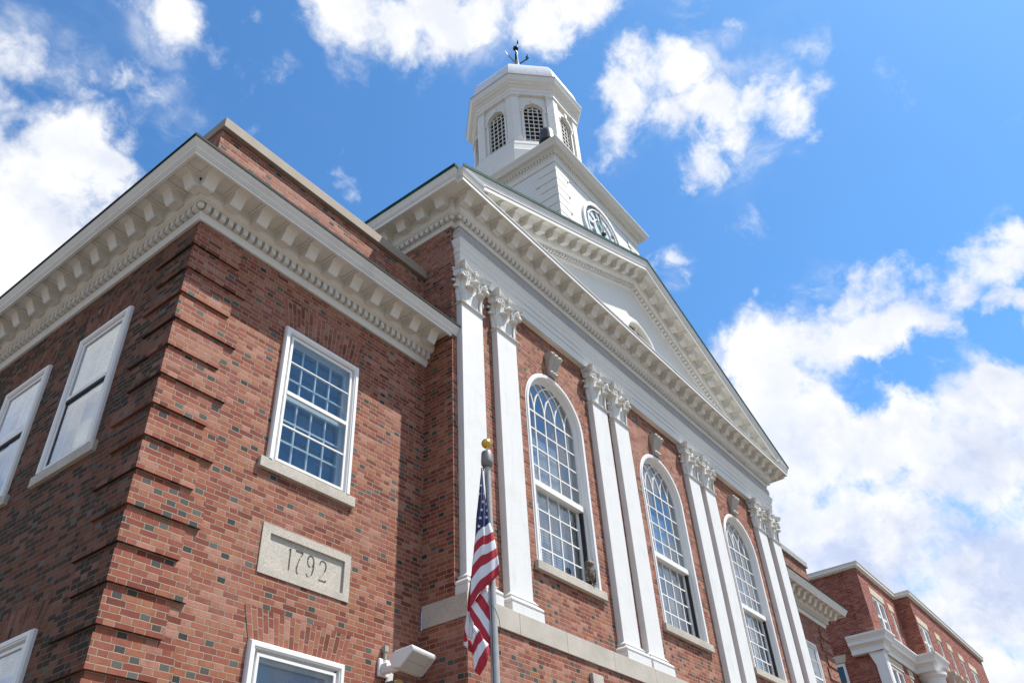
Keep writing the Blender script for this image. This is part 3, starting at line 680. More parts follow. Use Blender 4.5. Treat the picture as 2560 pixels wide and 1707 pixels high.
# architrave and carved frieze
g = G()
APROF = [(-.06, 0), (0, 0), (0, .165), (.014, .168), (.014, .275), (.028, .278), (.028, .385), (.036, .390), (.040, .402)] + ogee(.042, .406, .062, .475, 5) + [(.066, .480), (.070, .484), (.070, .525), (-.06, .58)]
apath = [(XS, -PW + .05), (XS, -PF), (XT, -PF), (XT, -PW + .05)]
g.sweep(APROF, apath, 9.915)
g.box(XS + .05, XT - .05, -PF + .04, -PW + .02, 9.917, 10.45); g.done('architrave', 'white', hall, smooth=25)
g = G(); FR = [(-.05, 0)] + [(.004 + .040 * math.sin(R(180 * i / 8)), .285 * i / 8) for i in range(9)] + [(-.05, .285)]
g.sweep(FR, apath, 10.447); g.done('frieze', 'frieze', hall, smooth=40)

# ---- pilasters (local frame: x centred, y = 0 on the wall, z up from the string course)
HS = 9.221 - 4.95
def leaf(g, bx, by, nx, ny, z0, h, w, o0, flop, mi=0):
    """an acanthus leaf rising from z0 to h and curling outward at its tip"""
    tx, ty_ = -ny, nx; nu, nv = 8, 12; rows = []; rows2 = []
    for j in range(nv + 1):
        s = j / nv
        if s < .62:
            q = s / .62; o = o0 + .030 * q * q; z = z0 + h * (.10 + .90 * q) if q > 0 else z0
        else:
            a = math.pi * .80 * (s - .62) / .38; o = o0 + .030 + flop * (1 - math.cos(a)); z = z0 + h + flop * 1.05 * math.sin(a)
        ww = w / 2 * (.80 + .20 * math.sin(math.pi * min(1, s * 1.3))) * (1 if s < .62 else math.sqrt(max(.03, 1 - ((s - .62) / .40) ** 2.2)))
        ww *= 1 + .07 * math.sin(s * 34)
        r1 = []; r2 = []
        for i in range(nu + 1):
            t = -1 + 2 * i / nu
            bulge = -.018 * t * t + .008 * math.cos(t * 9.4) - (.012 if abs(t) < .12 else 0)
            oo = o + bulge * (1 if s < .62 else .4); zz = z + (.010 * math.cos(t * 9.4) if s > .62 else 0)
            r1.append((bx + tx * t * ww + nx * oo, by + ty_ * t * ww + ny * oo, zz)); r2.append((bx + tx * t * ww + nx * (oo - .014), by + ty_ * t * ww + ny * (oo - .014), zz - (.014 if s > .62 else 0)))
        rows.append(r1); rows2.append(r2)
    loop = [a + b[::-1] for a, b in zip(rows, rows2)]
    g.rows(loop, True, True, mi)
def volute(g, c, ux, uy, r, thick, turns=1.9, sgn=1):
    """scroll: spiral band with a disc eye, in the plane spanned by (ux, uy, 0) and z"""
    n = 30; nx, ny = uy, -ux; pts = []; rad = []
    for i in range(n + 1):
        s = i / n; a = R(120) - 2 * math.pi * turns * s; rr = r * (1 - .80 * s)
        pts.append((c[0] + sgn * ux * rr * math.cos(a), c[1] + sgn * uy * rr * math.cos(a), c[2] + rr * math.sin(a))); rad.append(.017 * (1 - .45 * s))
    g.tube(pts, rad, 6)
    ring = [(c[0] + ux * r * .8 * math.cos(2*math.pi*k/16), c[1] + uy * r * .8 * math.cos(2*math.pi*k/16), c[2] + r * .8 * math.sin(2*math.pi*k/16)) for k in range(16)]
    g.hexa(ring, [(p[0] - nx * thick, p[1] - ny * thick, p[2]) for p in ring])
    g.ball((c[0] + nx * .004, c[1] + ny * .004, c[2]), r * .26, 8)
def pilaster():
    w = .472; d = PF - PW
    g = G(); g.box(-w/2, w/2, -d, .03, .262, HS + .01)
    o = g.done('pilaster', 'pil', None, bevel=.006)
    g = G()
    pr = [(-.05, 0), (.088, 0), (.088, .105), (.080, .112)] + [(.072 + .018 * math.sin(R(180 * i / 6)), .115 + .055 * i / 6) for i in range(7)] + [(.060, .174), (.058, .184)] + [(.058 - .026 * math.sin(R(90 * i / 4)), .186 + .026 * i / 4) for i in range(5)] + [(.034 + .010 * math.sin(R(180 * i / 4)), .214 + .02 * i / 4) for i in range(5)] + [(.024, .240), (.004, .268), (-.05, .270)]
    g.sweep(pr, [(-w/2, .03), (-w/2, -d), (w/2, -d), (w/2, .03)], 0); sub(g, 'pilaster_base', 'pil', o, smooth=30)
    g = G(); Z = HS; hc = .694
    g.sweep([(-.04, 0), (.012, 0)] + [(.012 + .018 * math.sin(R(180 * i / 6)), .004 + .034 * i / 6) for i in range(7)] + [(-.04, .045)], [(-w/2, .03), (-w/2, -d), (w/2, -d), (w/2, .03)], Z)
    # bell
    rows = []
    for z, f in ((0.02, -.004), (.30, .004), (.48, .022), (.585, .055), (.60, .06)): rows.append([(-w/2 - f, .03, Z + z), (-w/2 - f, -d - f, Z + z), (w/2 + f, -d - f, Z + z), (w/2 + f, .03, Z + z)])
    g.rows(rows, True, True)
    L = Z + .045
    for x in (-.122, .122): leaf(g, x, -d, 0, -1, L, .225, .225, .008, .050)
    leaf(g, 0, -d, 0, -1, L, .375, .21, .006, .054)
    for sx in (-1, 1):
        leaf(g, sx * (w/2 - .02), -d + .02, sx * .7071, -.7071, L, .375, .19, .014, .058)
        leaf(g, sx * w/2, -.035, sx, 0, L, .225, .12, .008, .044)
        leaf(g, sx * w/2, -.01, sx, 0, L, .35, .11, .006, .044)
        # caulicole, inner helix, corner volute
        g.tube([(sx * .13, -d - .01, L + .20), (sx * .135, -d - .03, L + .33), (sx * .10, -d - .045, L + .43)], [.03, .026, .016], 6)
        volute(g, (sx * .068, -d - .052, Z + .520), 1, 0, .056, .04, 1.7, -sx)
        volute(g, (sx * .245, -d - .082, Z + .515), .92, sx * .39, .078, .06, 1.9, sx)
        g.tube([(sx * .15, -d - .02, L + .30), (sx * .17, -d - .045, L + .44), (sx * .225, -d - .085, Z + .575)], [.02, .024, .02], 6)
        volute(g, (sx * (w/2 + .065), -d + .02, Z + .515), 0, 1, .066, .04, 1.8, -1)
    # concave abacus with a rosette
    def aba(z, e):
        p = [(-w/2 - .085 - e, .004), (-w/2 - .055 - e, -.02), (-w/2 - .105 - e, -d - .105 - e)]
        for i in range(0, 9):
            t = -1 + 2 * i / 8; p.append((t * (w/2 + .075 + e), -d - .060 - e - .085 * t * t))
        p += [(w/2 + .105 + e, -d - .105 - e), (w/2 + .055 + e, -.02), (w/2 + .085 + e, .004)]
        return [(x, y, z) for x, y in p]
    g.rows([aba(Z + .595, -.03), aba(Z + .615, -.012), aba(Z + .645, -.012), aba(Z + .655, .0), aba(Z + .692, .008)], True, True)
    g.ball((0, -d - .078, Z + .645), .042, 10, (1, .7, 1.1))
    for k in range(5): g.ball((.032 * math.cos(R(90 + 72*k)), -d - .098, Z + .645 + .034 * math.sin(R(90 + 72*k))), .020, 6)
    sub(g, 'capital', 'carved', o, smooth=50)
    return o
p = pilaster()
q4 = [3.749 + .236, 4.560 + .236, 7.184 + .236, 7.897 + .236]
for x in q4 + [mx(x) for x in q4[::-1]]: place(p, hall, TR((x, -PW, 4.95)))
drop(p)

# ---- arched windows (local frame: x centred, y = 0 on the wall face, z = 0 on the sill)
def arched_window():
    zs = ZS - ZB; r = .685
    g = G(); g.arch([(0, .24), (0, .085), (.014, .07), (.014, .02), (.030, .0), (.034, -.018), (.080, -.022), (.088, -.006), (.106, -.006), (.107, .05), (.107, .24)], 0, r, .0, zs, 28)
    o = g.done('arched_window', 'window', None, smooth=30)
    zm = 7.13 - ZB; f = .042; y = .115
    g = G(); g.arch([(-f, y - .022), (0, y - .022), (0, y + .022), (-f, y + .022)], 0, r, zm, zs, 28)
    g.box(-r + .001, r - .001, y - .05, y + .024, zm - .045, zm + .045)
    xs = [-.6 * r, -.2 * r, .2 * r, .6 * r]; b = .021
    for q in range(1, 4): zz = zm + (zs - zm) * q / 4; g.box(-r + f, r - f, y - .012, y + .012, zz - b/2, zz + b/2)
    g.box(-r + f, r - f, y - .015, y + .013, zs - b*.6, zs + b*.6)
    for x in xs:
        g.box(x - b/2, x + b/2, y - .014, y + .014, zm + .045, zs)
        for sgn in (1, -1):
            # interlacing arcs of the same radius as the head of the window
            cxx = x + sgn * r; pts = []
            for i in range(40):
                a = math.pi / 2 * i / 39; px = cxx - sgn * r * math.cos(a); pz = zs + r * math.sin(a)
                if px * px + (pz - zs) ** 2 > (r - .02) ** 2: break
                pts.append((px, y, pz))
            if len(pts) > 2: g.curvebar(pts, b, .026 if sgn > 0 else .030)
    sub(g, 'upper_sash', 'window', o)
    g = G(); y2 = .165; t = .05; g.box(-r, -r + t, y2 - .02, y2 + .02, .012, zm); g.box(r - t - .05, r - .05, y2 - .02, y2 + .02, .012, zm); g.box(-r + t, r - t - .05, y2 - .02, y2 + .02, .012, .012 + t)
    g.box(-r + t, r - t - .05, y2 - .02, y2 + .02, zm - .05, zm + .04)
    for q in range(1, 4): zz = .06 + (zm - .11) * q / 4; g.box(-r + t, r - t - .05, y2 - .012, y2 + .012, zz - b/2, zz + b/2)
    for x in xs: g.box(x - .035 - b/2, x - .035 + b/2, y2 - .014, y2 + .014, .06, zm - .05)
    sub(g, 'lower_sash', 'window', o)
    g = G(); g.box(r - .05, r - .002, .10, .20, .012, zm - .046); sub(g, 'track_shadow_strip', 'shadowgap', o)
    g = G(); A = [(-r + .01, zm)] + arc(0, zs, r - .01, 180, 0, 24) + [(r - .01, zm)]
    g.prism(A, lambda a, c: (a, y - .002, c), lambda a, c: (a, y + .002, c)); sub(g, 'upper_glass', 'glass_far', o)
    g = G(); g.box(-r + .02, r - .06, y2 - .002, y2 + .002, .02, zm); sub(g, 'lower_glass', 'glass_far', o)
    g = G(); g.box(-r + .03, r - .34, .235, .245, .02, zs - .32); sub(g, 'blind', 'blind', o)
    g = G(); g.box(-r, r, .45, .46, -.1, zs + r); g.box(-r - .3, -r - .02, .23, .46, -.1, zs + r); g.box(r + .02, r + .3, .23, .46, -.1, zs + r); sub(g, 'room_backing', 'dark', o)
    g = G(); g.box(-.845, .845, -.060, .06, -.125, -.002); sub(g, 'sill', 'granite', o, bevel=.006)
    # ring of rowlock bricks
    g = G(); uvl = g.b.loops.layers.uv.new('UVMap'); n = 40; R0, R1 = r + .109, r + .109 + .112
    for i in range(n):
        a, c = math.pi * i / n, math.pi * (i + 1) / n
        vs = g.vs([(R0 * math.cos(a), -.006, zs + R0 * math.sin(a)), (R1 * math.cos(a), -.006, zs + R1 * math.sin(a)), (R1 * math.cos(c), -.006, zs + R1 * math.sin(c)), (R0 * math.cos(c), -.006, zs + R0 * math.sin(c))])
        fc = g.face(vs)
        for lp, uv in zip(fc.loops, [(.21, i * CH), (.31, i * CH), (.31, (i + 1) * CH), (.21, (i + 1) * CH)]): lp[uvl].uv = uv
    g.rows([[(q * math.cos(math.pi * i / n), yy, zs + q * math.sin(math.pi * i / n)) for i in range(n + 1)] for q, yy in ((R1, -.006), (R1, .01))])
    sub(g, 'brick_arch', 'brick_uv', o, recalc=False)
    # scrolled keystone
    g = G(); rows = []; H = .46; zb = zs + r + .115
    prof = [(o_, .02 + z_ * .80) for o_, z_ in [(0, .010), (.035, -.014), (.075, -.010), (.098, .025), (.085, .060), (.060, .075), (.055, .10), (.075, .16), (.105, .25), (.130, .33), (.165, .375), (.178, .42), (.160, .462), (.115, .478), (0, .478)]]
    for oo, z in prof:
        w = .095 + .075 * max(0, min(1, z / .48)); rr = []
        for i in range(13):
            t = -1 + i / 6; groove = .012 * (math.cos(t * math.pi * 3) - 1) * (1 if oo > .03 else 0)
            rr.append((t * w, -max(0, oo + groove) + (.02 if oo == 0 else 0), zb + z))
        rows.append(rr)
    g.rows(rows, False, False)
    for s_ in (0, 12): g.face(g.vs([q[s_] for q in rows]))
    sub(g, 'keystone', 'console', o, smooth=45)
    return o
p = arched_window()
for c in AC: place(p, hall, TR((c, -PW, ZB)))
drop(p)
# keystones of the ground floor windows, just showing under the string course
for c in AC:
    g = G(); g.prism([(-.13, 0), (.13, 0), (.10, -.42), (-.10, -.42)], lambda a, b: (c + .06 + a, -.668, 4.55 + b), lambda a, b: (c + .06 + a, -.72, 4.55 + b)); g.done('keystone', 'granite', hall, bevel=.006)

# ---- date stone
def strokes():
    """the figures 1792 as flat ribbons in (x, z), figure height 1"""
    out = []
    def rib(pts, w): out.append((pts, w))
    rib([(.10, .0), (.10, 1.0)], lambda s: .085); rib([(.0, .90), (.08, .93), (.12, 1.0)], lambda s: .05 + .02*s)
    rib([(.42, .985), (.90, .985)], lambda s: .10); rib([(.88, .95), (.72, .72), (.60, .45), (.56, .22), (.60, .04), (.68, -.02)], lambda s: .05 + .04 * (s > .3))
    rib([(1.40 + .20 * math.cos(R(a)), .74 + .26 * math.sin(R(a))) for a in range(-20, 341, 20)], lambda s: .085)
    rib([(1.61, .72), (1.60, .45), (1.53, .18), (1.40, .02), (1.25, .04), (1.19, .14)], lambda s: .085 - .02 * s)
    rib([(1.98, .74), (2.02, .90), (2.16, .985), (2.32, .93), (2.40, .78), (2.36, .58), (2.20, .34), (1.98, .06)], lambda s: .06 + .03 * math.sin(3.1 * s)); rib([(1.96, .05), (2.40, .05), (2.46, .14)], lambda s: .09)
    return out
X0, X1, Z0, Z1 = 1.373, 2.535, 4.712, 5.215
stn = G(); stn.box(X0, X1, -.012, .06, Z0, Z1); so = stn.done('date_stone', 'granite', None)
cuts = []
c = G(); c.box(X0 + .10, X1 - .085, -.05, .012, Z0 + .075, Z1 - .085); cuts.append(c.done('cutter', 'granite'))
FH = .225; fx = X0 + .355; fz = Z0 + .125
for pts, w in strokes():
    c = G(); rows = []
    n = len(pts)
    for i, (a, b) in enumerate(pts):
        pa = pts[max(i - 1, 0)]; pb = pts[min(i + 1, n - 1)]; d = Vector((pb[0] - pa[0], pb[1] - pa[1])).normalized(); nn = Vector((-d.y, d.x)); ww = w(i / max(1, n - 1)) / 2
        rows.append([(fx + .205 * (a + nn.x * ww * 1.2), yy, fz + FH * (b + nn.y * ww * 1.1)) if k == 0 else (fx + .205 * (a - nn.x * ww * 1.2), yy, fz + FH * (b - nn.y * ww * 1.1)) for yy in (-.02, .030) for k in ((0, 1) if yy < 0 else (1, 0))])
    c.rows(rows, True, True); cuts.append(c.done('cutter', 'granite'))
for c in cuts:
    md = so.modifiers.new('cut', 'BOOLEAN'); md.operation = 'DIFFERENCE'; md.solver = 'EXACT'; md.object = c; md.use_self = True
dg = bpy.context.evaluated_depsgraph_get()
me = bpy.data.meshes.new_from_object(so.evaluated_get(dg)); so.modifiers.clear(); so.data = me
for c in cuts: bpy.data.objects.remove(c)
so.parent = hall; so.matrix_parent_inverse = inv(hall)

# ---- clock tower
TX0, TX1, TY0, TY1 = XM - 1.857, XM + 1.857, -.171, 3.543
g = G(); g.box(TX0, TX1, TY0, TY1, 11.5, 16.28); tw = g.done('tower', 'tower', hall)
TP = [(-.02, 0), (.022, 0), (.022, .14), (.032, .15), (.05, .185), (.05, .255), (.085, .257), (.09, .27), (.13, .31), (.20, .315), (.20, .345), (.212, .35)] + ogee(.214, .36, .268, .455) + [(.275, .46), (.275, .485), (-.02, .56)]
sq = [(TX1, TY1), (TX0, TY1), (TX0, TY0), (TX1, TY0), (TX1, TY1)]
sq = [(TX0, TY1), (TX0, TY0), (TX1, TY0), (TX1, TY1)]
g = G(); g.sweep(TP, sq, 16.20)
for a, b, L in ((sq[0], sq[1], 3.714), (sq[1], sq[2], 3.714), (sq[2], sq[3], 3.714)): dentils(g, a, b, 0, .045, .082, .19, .25, 16.20, .05, 0., L, .088)
for bx in (TX0 - .06, TX1 + .06): g.ball((bx, TY0 - .06, 16.42), .034, 10)
g.done('tower_cornice', 'white', tw, smooth=25)
g = G(); g.box(TX0, TX1, TY0, TY1, 16.6, 16.74); g.done('tower_roof', 'roofing', tw)
for i in range(17):
    z1 = 16.14 - .26 * i; z0 = z1 - .232
    if z0 < 12.6: break
    ln = (.52, .45) if i % 2 == 0 else (.42, .56)
    for flip in (0, 1):
        g = G(); P = .022
        pts = [(-P, -P), (ln[0], -P), (ln[0], 0), (0, 0), (0, ln[1]), (-P, ln[1])]
        pts = [(TX0 + a, TY0 + b) if not flip else (TX1 - a, TY0 + b) for a, b in pts]
        g.prism(pts, lambda a, b: (a, b, z0), lambda a, b: (a, b, z1)); g.done('quoin', 'white', tw)
# clock on the front of the tower
cz = 15.25; cx = XM - .02; cy = TY0
def ring(g, r0, r1, y0, y1, n=48, mi=0):
    rows = [[(cx + r * math.cos(2*math.pi*i/n), y, cz + r * math.sin(2*math.pi*i/n)) for r, y in ((r0, y1), (r0, y0), (r1, y0), (r1, y1))] for i in range(n)]
    rows.append(rows[0]); return g.rows(rows, True, False, mi)
g = G(); ring(g, .765, .865, cy - .05, cy + .02); ring(g, .63, .665, cy - .04, cy + .01); ring(g, .37, .40, cy - .04, cy + .01)
bmesh.ops.remove_doubles(g.b, verts=g.b.verts[:], dist=1e-5)
ck = g.done('clock', 'dialwhite', hall, smooth=30)
g = G(); ring(g, .001, .765, cy - .012, cy + .01); bmesh.ops.remove_doubles(g.b, verts=g.b.verts[:], dist=1e-5); g.done('dial', 'dial', ck)
g = G()
for i in range(60):
    a = R(6 * i); w = R(1.9)
    g.hexa([(cx + r * math.sin(a + q * w), cy - .013, cz + r * math.cos(a + q * w)) for r, q in ((.672, -1), (.672, 1), (.755, 1), (.755, -1))], [(cx + r * math.sin(a + q * w), cy - .018, cz + r * math.cos(a + q * w)) for r, q in ((.672, -1), (.672, 1), (.755, 1), (.755, -1))])
g.done('minute_track', 'black', ck)
NUM = ['XII', 'I', 'II', 'III', 'IIII', 'V', 'VI', 'VII', 'VIII', 'IX', 'X', 'XI']
for h, s_ in enumerate(NUM):
    g = G(); a0 = R(30 * h); ux, uz = math.cos(a0), -math.sin(a0); rx, rz = math.sin(a0), math.cos(a0)
    wid = {'I': .040, 'V': .085, 'X': .085}; tot = sum(wid[q] for q in s_); q0 = -tot / 2
    def stroke(u0, u1, t):
        P = [(u0 - t, .415), (u0 + t, .415), (u1 + t, .62), (u1 - t, .62)]
        g.prism(P, lambda u, r: (cx + ux * u + rx * r, cy - .013, cz + uz * u + rz * r), lambda u, r: (cx + ux * u + rx * r, cy - .022, cz + uz * u + rz * r))
    for ch in s_:
        w = wid[ch]; m_ = q0 + w / 2
        if ch == 'I': stroke(m_, m_, .013)
        elif ch == 'V': stroke(m_, m_ - .028, .014); stroke(m_ + .004, m_ + .030, .007)
        else: stroke(m_ + .028, m_ - .028, .014); stroke(m_ - .028, m_ + .028, .007)
        q0 += w
    g.done('numeral', 'black', ck)
for nm, L, w, ang, y in (('minute_hand', .66, .030, -9, cy - .055), ('hour_hand', .42, .050, -34, cy - .038)):
    g = G(); a = R(ang); rx, rz = math.sin(a), math.cos(a); ux, uz = math.cos(a), -math.sin(a)
    g.prism([(-w * .5, -.12), (w * .5, -.12), (w * .6, L * .25), (w, L * .62), (0, L), (-w, L * .62), (-w * .6, L * .25)], lambda u, r: (cx + ux * u + rx * r, y, cz + uz * u + rz * r), lambda u, r: (cx + ux * u + rx * r, y - .012, cz + uz * u + rz * r)); g.done(nm, 'hand', ck)
g = G(); g.rows([[(cx + r * math.cos(2*math.pi*i/12), y, cz + r * math.sin(2*math.pi*i/12)) for i in range(12)] for r, y in ((.055, cy), (.055, cy - .075), (.030, cy - .095))], True, True); g.done('hub', 'black', ck)

# ---- octagonal cupola
OX, OY = 9.44, 1.69
def octo(r): return [(OX + r * math.cos(R(22.5 + 45 * i)), OY + r * math.sin(R(22.5 + 45 * i))) for i in range(8)]
def octrow(r, z): return [(x, y, z) for x, y in octo(r)]
RC = 1.42; AP = RC * math.cos(R(22.5)); HW = RC * math.sin(R(22.5))
ZW0, ZW1, HWN, ZSP = 18.42, 20.46, .262, 19.70
g = G(); fr = []
for i in range(8):
    a = R(45 * i); nx, ny = math.cos(a), math.sin(a); tx, ty_ = -ny, nx
    fr.append((nx, ny, tx, ty_))
    f = (lambda nx, ny, tx, ty_: lambda x, d, z: (OX + nx * (AP - d) + tx * x, OY + ny * (AP - d) + ty_ * x, z))(nx, ny, tx, ty_)
    wall(g, -HW, HW, 17.9, 20.7, f, (), [(0, HWN, ZW0, ZSP)], .12)
cup = g.done('cupola', 'white', hall, recalc=False)
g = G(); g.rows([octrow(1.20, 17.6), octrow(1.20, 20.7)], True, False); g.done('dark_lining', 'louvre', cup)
# corner strips, capitals, imposts, arch trims
g = G()
rows = []
for i in range(8):
    va = R(22.5 + 45 * i)
    for sgn in (-1, 1):
        fa = R(22.5 + 45 * i + 22.5 * sgn); nx, ny = math.cos(fa), math.sin(fa); tx, ty_ = -ny * sgn, nx * sgn
        vx, vy = OX + RC * math.cos(va), OY + RC * math.sin(va)
        def q(o, s): return (vx + nx * o * 1.0 + tx * s, vy + ny * o + ty_ * s)
        def strip(w, o, za, zb):
            k = o * math.tan(R(22.5)); P = [q(0, 0), (vx + (o / math.cos(R(22.5))) * math.cos(va), vy + (o / math.cos(R(22.5))) * math.sin(va)), q(o, w), q(0, w)]
            g.hexa([(a, b, za) for a, b in P], [(a, b, zb) for a, b in P])
        strip(.17, .06, 18.40, 20.22); strip(.185, .075, 20.22, 20.27); strip(.20, .095, 20.27, 20.33); strip(.185, .075, 18.40, 18.56)
g.done('corner_pilasters', 'white', cup)
for i, (nx, ny, tx, ty_) in enumerate(fr):
    mt = Matrix(((tx, -nx, 0, OX + nx * AP), (ty_, -ny, 0, OY + ny * AP), (0, 0, 1, 0), (0, 0, 0, 1)))
    g = G(); g.arch([(0, .02), (0, -.055), (.05, -.055), (.06, -.03), (.095, -.04), (.105, .0), (.105, .02)], 0, HWN, ZSP, ZSP, 16)
    g.box(-HWN - .13, -HWN, -.035, .01, ZSP - .07, ZSP); g.box(HWN, HWN + .13, -.035, .01, ZSP - .07, ZSP)
    g.box(-HWN - .06, -HWN, -.02, .01, ZW0, ZSP - .07); g.box(HWN, HWN + .06, -.02, .01, ZW0, ZSP - .07)
    g.prism([(-.035, ZSP + HWN - .01), (.035, ZSP + HWN - .01), (.055, ZSP + HWN + .16), (-.055, ZSP + HWN + .16)], lambda a, b: (a, -.08, b), lambda a, b: (a, .01, b))
    bmesh.ops.transform(g.b, matrix=mt, verts=g.b.verts[:]); g.done('arch_surround', 'white', cup, smooth=25)
    if ny > .5: continue
    g = G(); b = .019
    for q in range(1, 4): x = -HWN + 2 * HWN * q / 4; g.box(x - b/2, x + b/2, .03, .055, ZW0, ZSP + (.10 if q != 2 else HWN))
    nr = 8
    for q in range(0, nr + 1): z = ZW0 + (ZSP - ZW0) * q / nr; g.box(-HWN, HWN, .033, .052, z - b/2, z + b/2)
    g.arch([(-b, .03), (0, .03), (0, .055), (-b, .055)], 0, HWN, ZW0, ZSP, 12)
    g.arch([(0, .032), (b, .032), (b, .053), (0, .053)], 0, .12, ZSP, ZSP, 10)
    for a in (45, 135): g.bar((.13 * math.cos(R(a)), .042, ZSP + .13 * math.sin(R(a))), (HWN * math.cos(R(a)), .042, ZSP + HWN * math.sin(R(a))), b, .022)
    bmesh.ops.transform(g.b, matrix=mt, verts=g.b.verts[:]); g.done('window_grille', 'white', cup)
g = G(); g.rows([octrow(r / math.cos(R(22.5)) if False else r, z) for r, z in ((1.40, 20.32), (1.50, 20.325), (1.50, 20.42), (1.515, 20.43), (1.515, 20.56), (1.54, 20.58), (1.56, 20.62), (1.62, 20.66), (1.62, 20.70), (1.66, 20.74), (1.705, 20.86), (1.715, 20.88), (1.715, 20.93), (1.55, 20.97))], True, False); g.done('cupola_cornice', 'white', cup)
g = G(); g.rows([octrow(1.722, 20.905), octrow(1.722, 20.945), octrow(1.58, 20.972)], True, False); g.done('drip_edge', 'grey_coping', cup)
g = G(); g.rows([octrow(r, z) for r, z in ((1.30, 17.0), (1.66, 17.0), (1.66, 17.85), (1.63, 17.9), (1.60, 18.08), (1.585, 18.10), (1.585, 18.16), (1.55, 18.20), (1.53, 18.30), (1.50, 18.34), (1.50, 18.39), (1.43, 18.42))], True, False)
g.rows([octrow(2.1, 16.5), octrow(2.0, 16.9), octrow(1.66, 17.05)], True, False); g.done('cupola_base', 'white', cup)
g = G(); pr = [(1.60, 20.96), (1.605, 21.15), (1.585, 21.36), (1.54, 21.56), (1.46, 21.73), (1.34, 21.88), (1.12, 22.06), (.86, 22.24), (.60, 22.44), (.38, 22.66), (.22, 22.94), (.12, 23.2)]
g.rows([octrow(r, z) for r, z in pr], True, True); g.done('dome', 'tin', cup, smooth=28)
# ball-topped weather vane on the dome
vx, vy = OX - .02, OY
vane = empty('weather_vane', (vx, vy, 23.2), 'dark iron weather vane with a black ball on top of the white dome', 'weather vane')
g = G(); g.lathe([(.10, 0), (.085, .35), (.058, .75), (.035, 1.0)], (vx, vy, 23.15), 10); g.done('spire_base', 'vanebase', vane, smooth=40)
g = G(); g.tube([(vx, vy, 23.9), (vx, vy, 24.57)], .022, 8); g.tube([(vx - .03, vy - .04, 23.8), (vx - .02, vy - .03, 24.3)], [.035, .025], 7); g.done('spindle', 'steel', vane)
g = G(); g.ball((vx, vy, 24.62), .088, 16); g.done('ball', 'iron', vane, smooth=60)
VR = Vector((.606, -.794, 0)); VF = Vector((.794, .606, 0))
def vp(a, b, c): return tuple(Vector((vx, vy, 23.62)) + VR * a * .56 + VF * b * .56 + Vector((0, 0, c * .80)))
g = G(); g.tube([vp(0, 0, .15), vp(-.25, -.1, .42), vp(-.42, -.16, .62)], .030, 6)
g.rows([[vp(-.36, -.13, .56), vp(-.42, -.2, .56), vp(-.41, -.1, .66)], [vp(-.46, -.17, .70), vp(-.56, -.22, .72), vp(-.50, -.12, .80)], [vp(-.64, -.2, .96), vp(-.645, -.2, .96), vp(-.64, -.2, .965)]], True, True); g.done('arrow', 'vanebase', vane)
g = G(); g.tube([vp(0, 0, .15), vp(.25, .05, .35), vp(.50, .1, .57)], .022, 6)
g.tube([vp(.50, .1, .57), vp(.60, .1, .62), vp(.66, .1, .70), vp(.60, .1, .78), vp(.53, .1, .72)], .022, 6); g.tube([vp(.54, .1, .66), vp(.58, .1, .80), vp(.64, .1, .92)], .016, 6); g.done('scroll_arm', 'iron', vane)
g = G(); g.tube([vp(.01, 0, .1), vp(-.02, -.05, .55), vp(.02, .0, .9), vp(.03, .05, 1.1), vp(.12, .1, 1.62)], [.045, .05, .05, .03, .022], 7)
g.rows([[vp(.09, .1, 1.58), vp(.14, .1, 1.58), vp(.11, .12, 1.58)], [vp(.10, .1, 1.75), vp(.20, .1, 1.76), vp(.14, .14, 1.75)], [vp(.18, .1, 2.0), vp(.185, .1, 2.0), vp(.18, .105, 2.0)]], True, True)
g.done('pointer', 'iron', vane)
# horn siren on the corner of the tower roof
sx, sy = 7.66, -.06
g = G(); g.lathe([(.205, -.36), (.19, -.22), (.182, -.10), (.172, -.02), (.145, .06), (.09, .11), (.065, .115), (.065, .15), (.042, .168), (.025, .19)], (sx, sy, 17.27), 20)
sir = tag(g.done('siren', 'bronze', None, smooth=40), 'dark bell-shaped siren on the front corner of the white tower roof', 'siren')
g = G(); g.tube([(sx, sy, 16.70), (sx, sy, 16.95)], .06, 10); g.done('post', 'iron', sir)

# ---- small things on and before the town hall
fl = empty('floodlight', (3.075, 0, 4.16), 'white box floodlight on the brick wall near the inner corner', 'floodlight')
g = G(); g.box(2.995, 3.155, -.035, 0, 4.075, 4.255); g.done('wall_plate', 'lampwhite', fl, bevel=.012)
g = G(); g.box(3.02, 3.10, -.115, -.036, 4.10, 4.20); g.tube([(3.06, -.10, 4.14), (3.075, -.19, 4.135), (3.085, -.24, 4.15)], [.045, .04, .05], 10); g.done('arm', 'lampwhite', fl, smooth=50, bevel=.008)
HM = TR((3.085, -.245, 4.155)) @ Matrix.Rotation(R(9), 4, 'Z') @ Matrix.Rotation(R(-25), 4, 'X')
g = G(); prf = [(.045, -.035), (-.03, -.085), (-.245, -.018), (-.262, .004), (-.255, .028), (-.06, .095), (.02, .085)]
g.prism(prf, lambda y, z: (-.125, y, z), lambda y, z: (.315, y, z)); bmesh.ops.transform(g.b, matrix=HM, verts=g.b.verts[:]); g.done('housing', 'lampwhite', fl, bevel=.014)
g = G(); g.prism([(-.135, -.0545), (-.236, -.0225), (-.238, -.029), (-.137, -.061)], lambda y, z: (-.095, y, z), lambda y, z: (.285, y, z)); g.prism([(-.040, -.084), (-.128, -.0567), (-.130, -.063), (-.042, -.091)], lambda y, z: (-.095, y, z), lambda y, z: (.285, y, z))
bmesh.ops.transform(g.b, matrix=HM, verts=g.b.verts[:]); g.done('lens', 'lens', fl)
g = G(); g.box(-.02, .205, -.20, -.09, .060, .092); bmesh.ops.transform(g.b, matrix=HM, verts=g.b.verts[:]); g.done('hinge_bar', 'lampwhite', fl, bevel=.004)
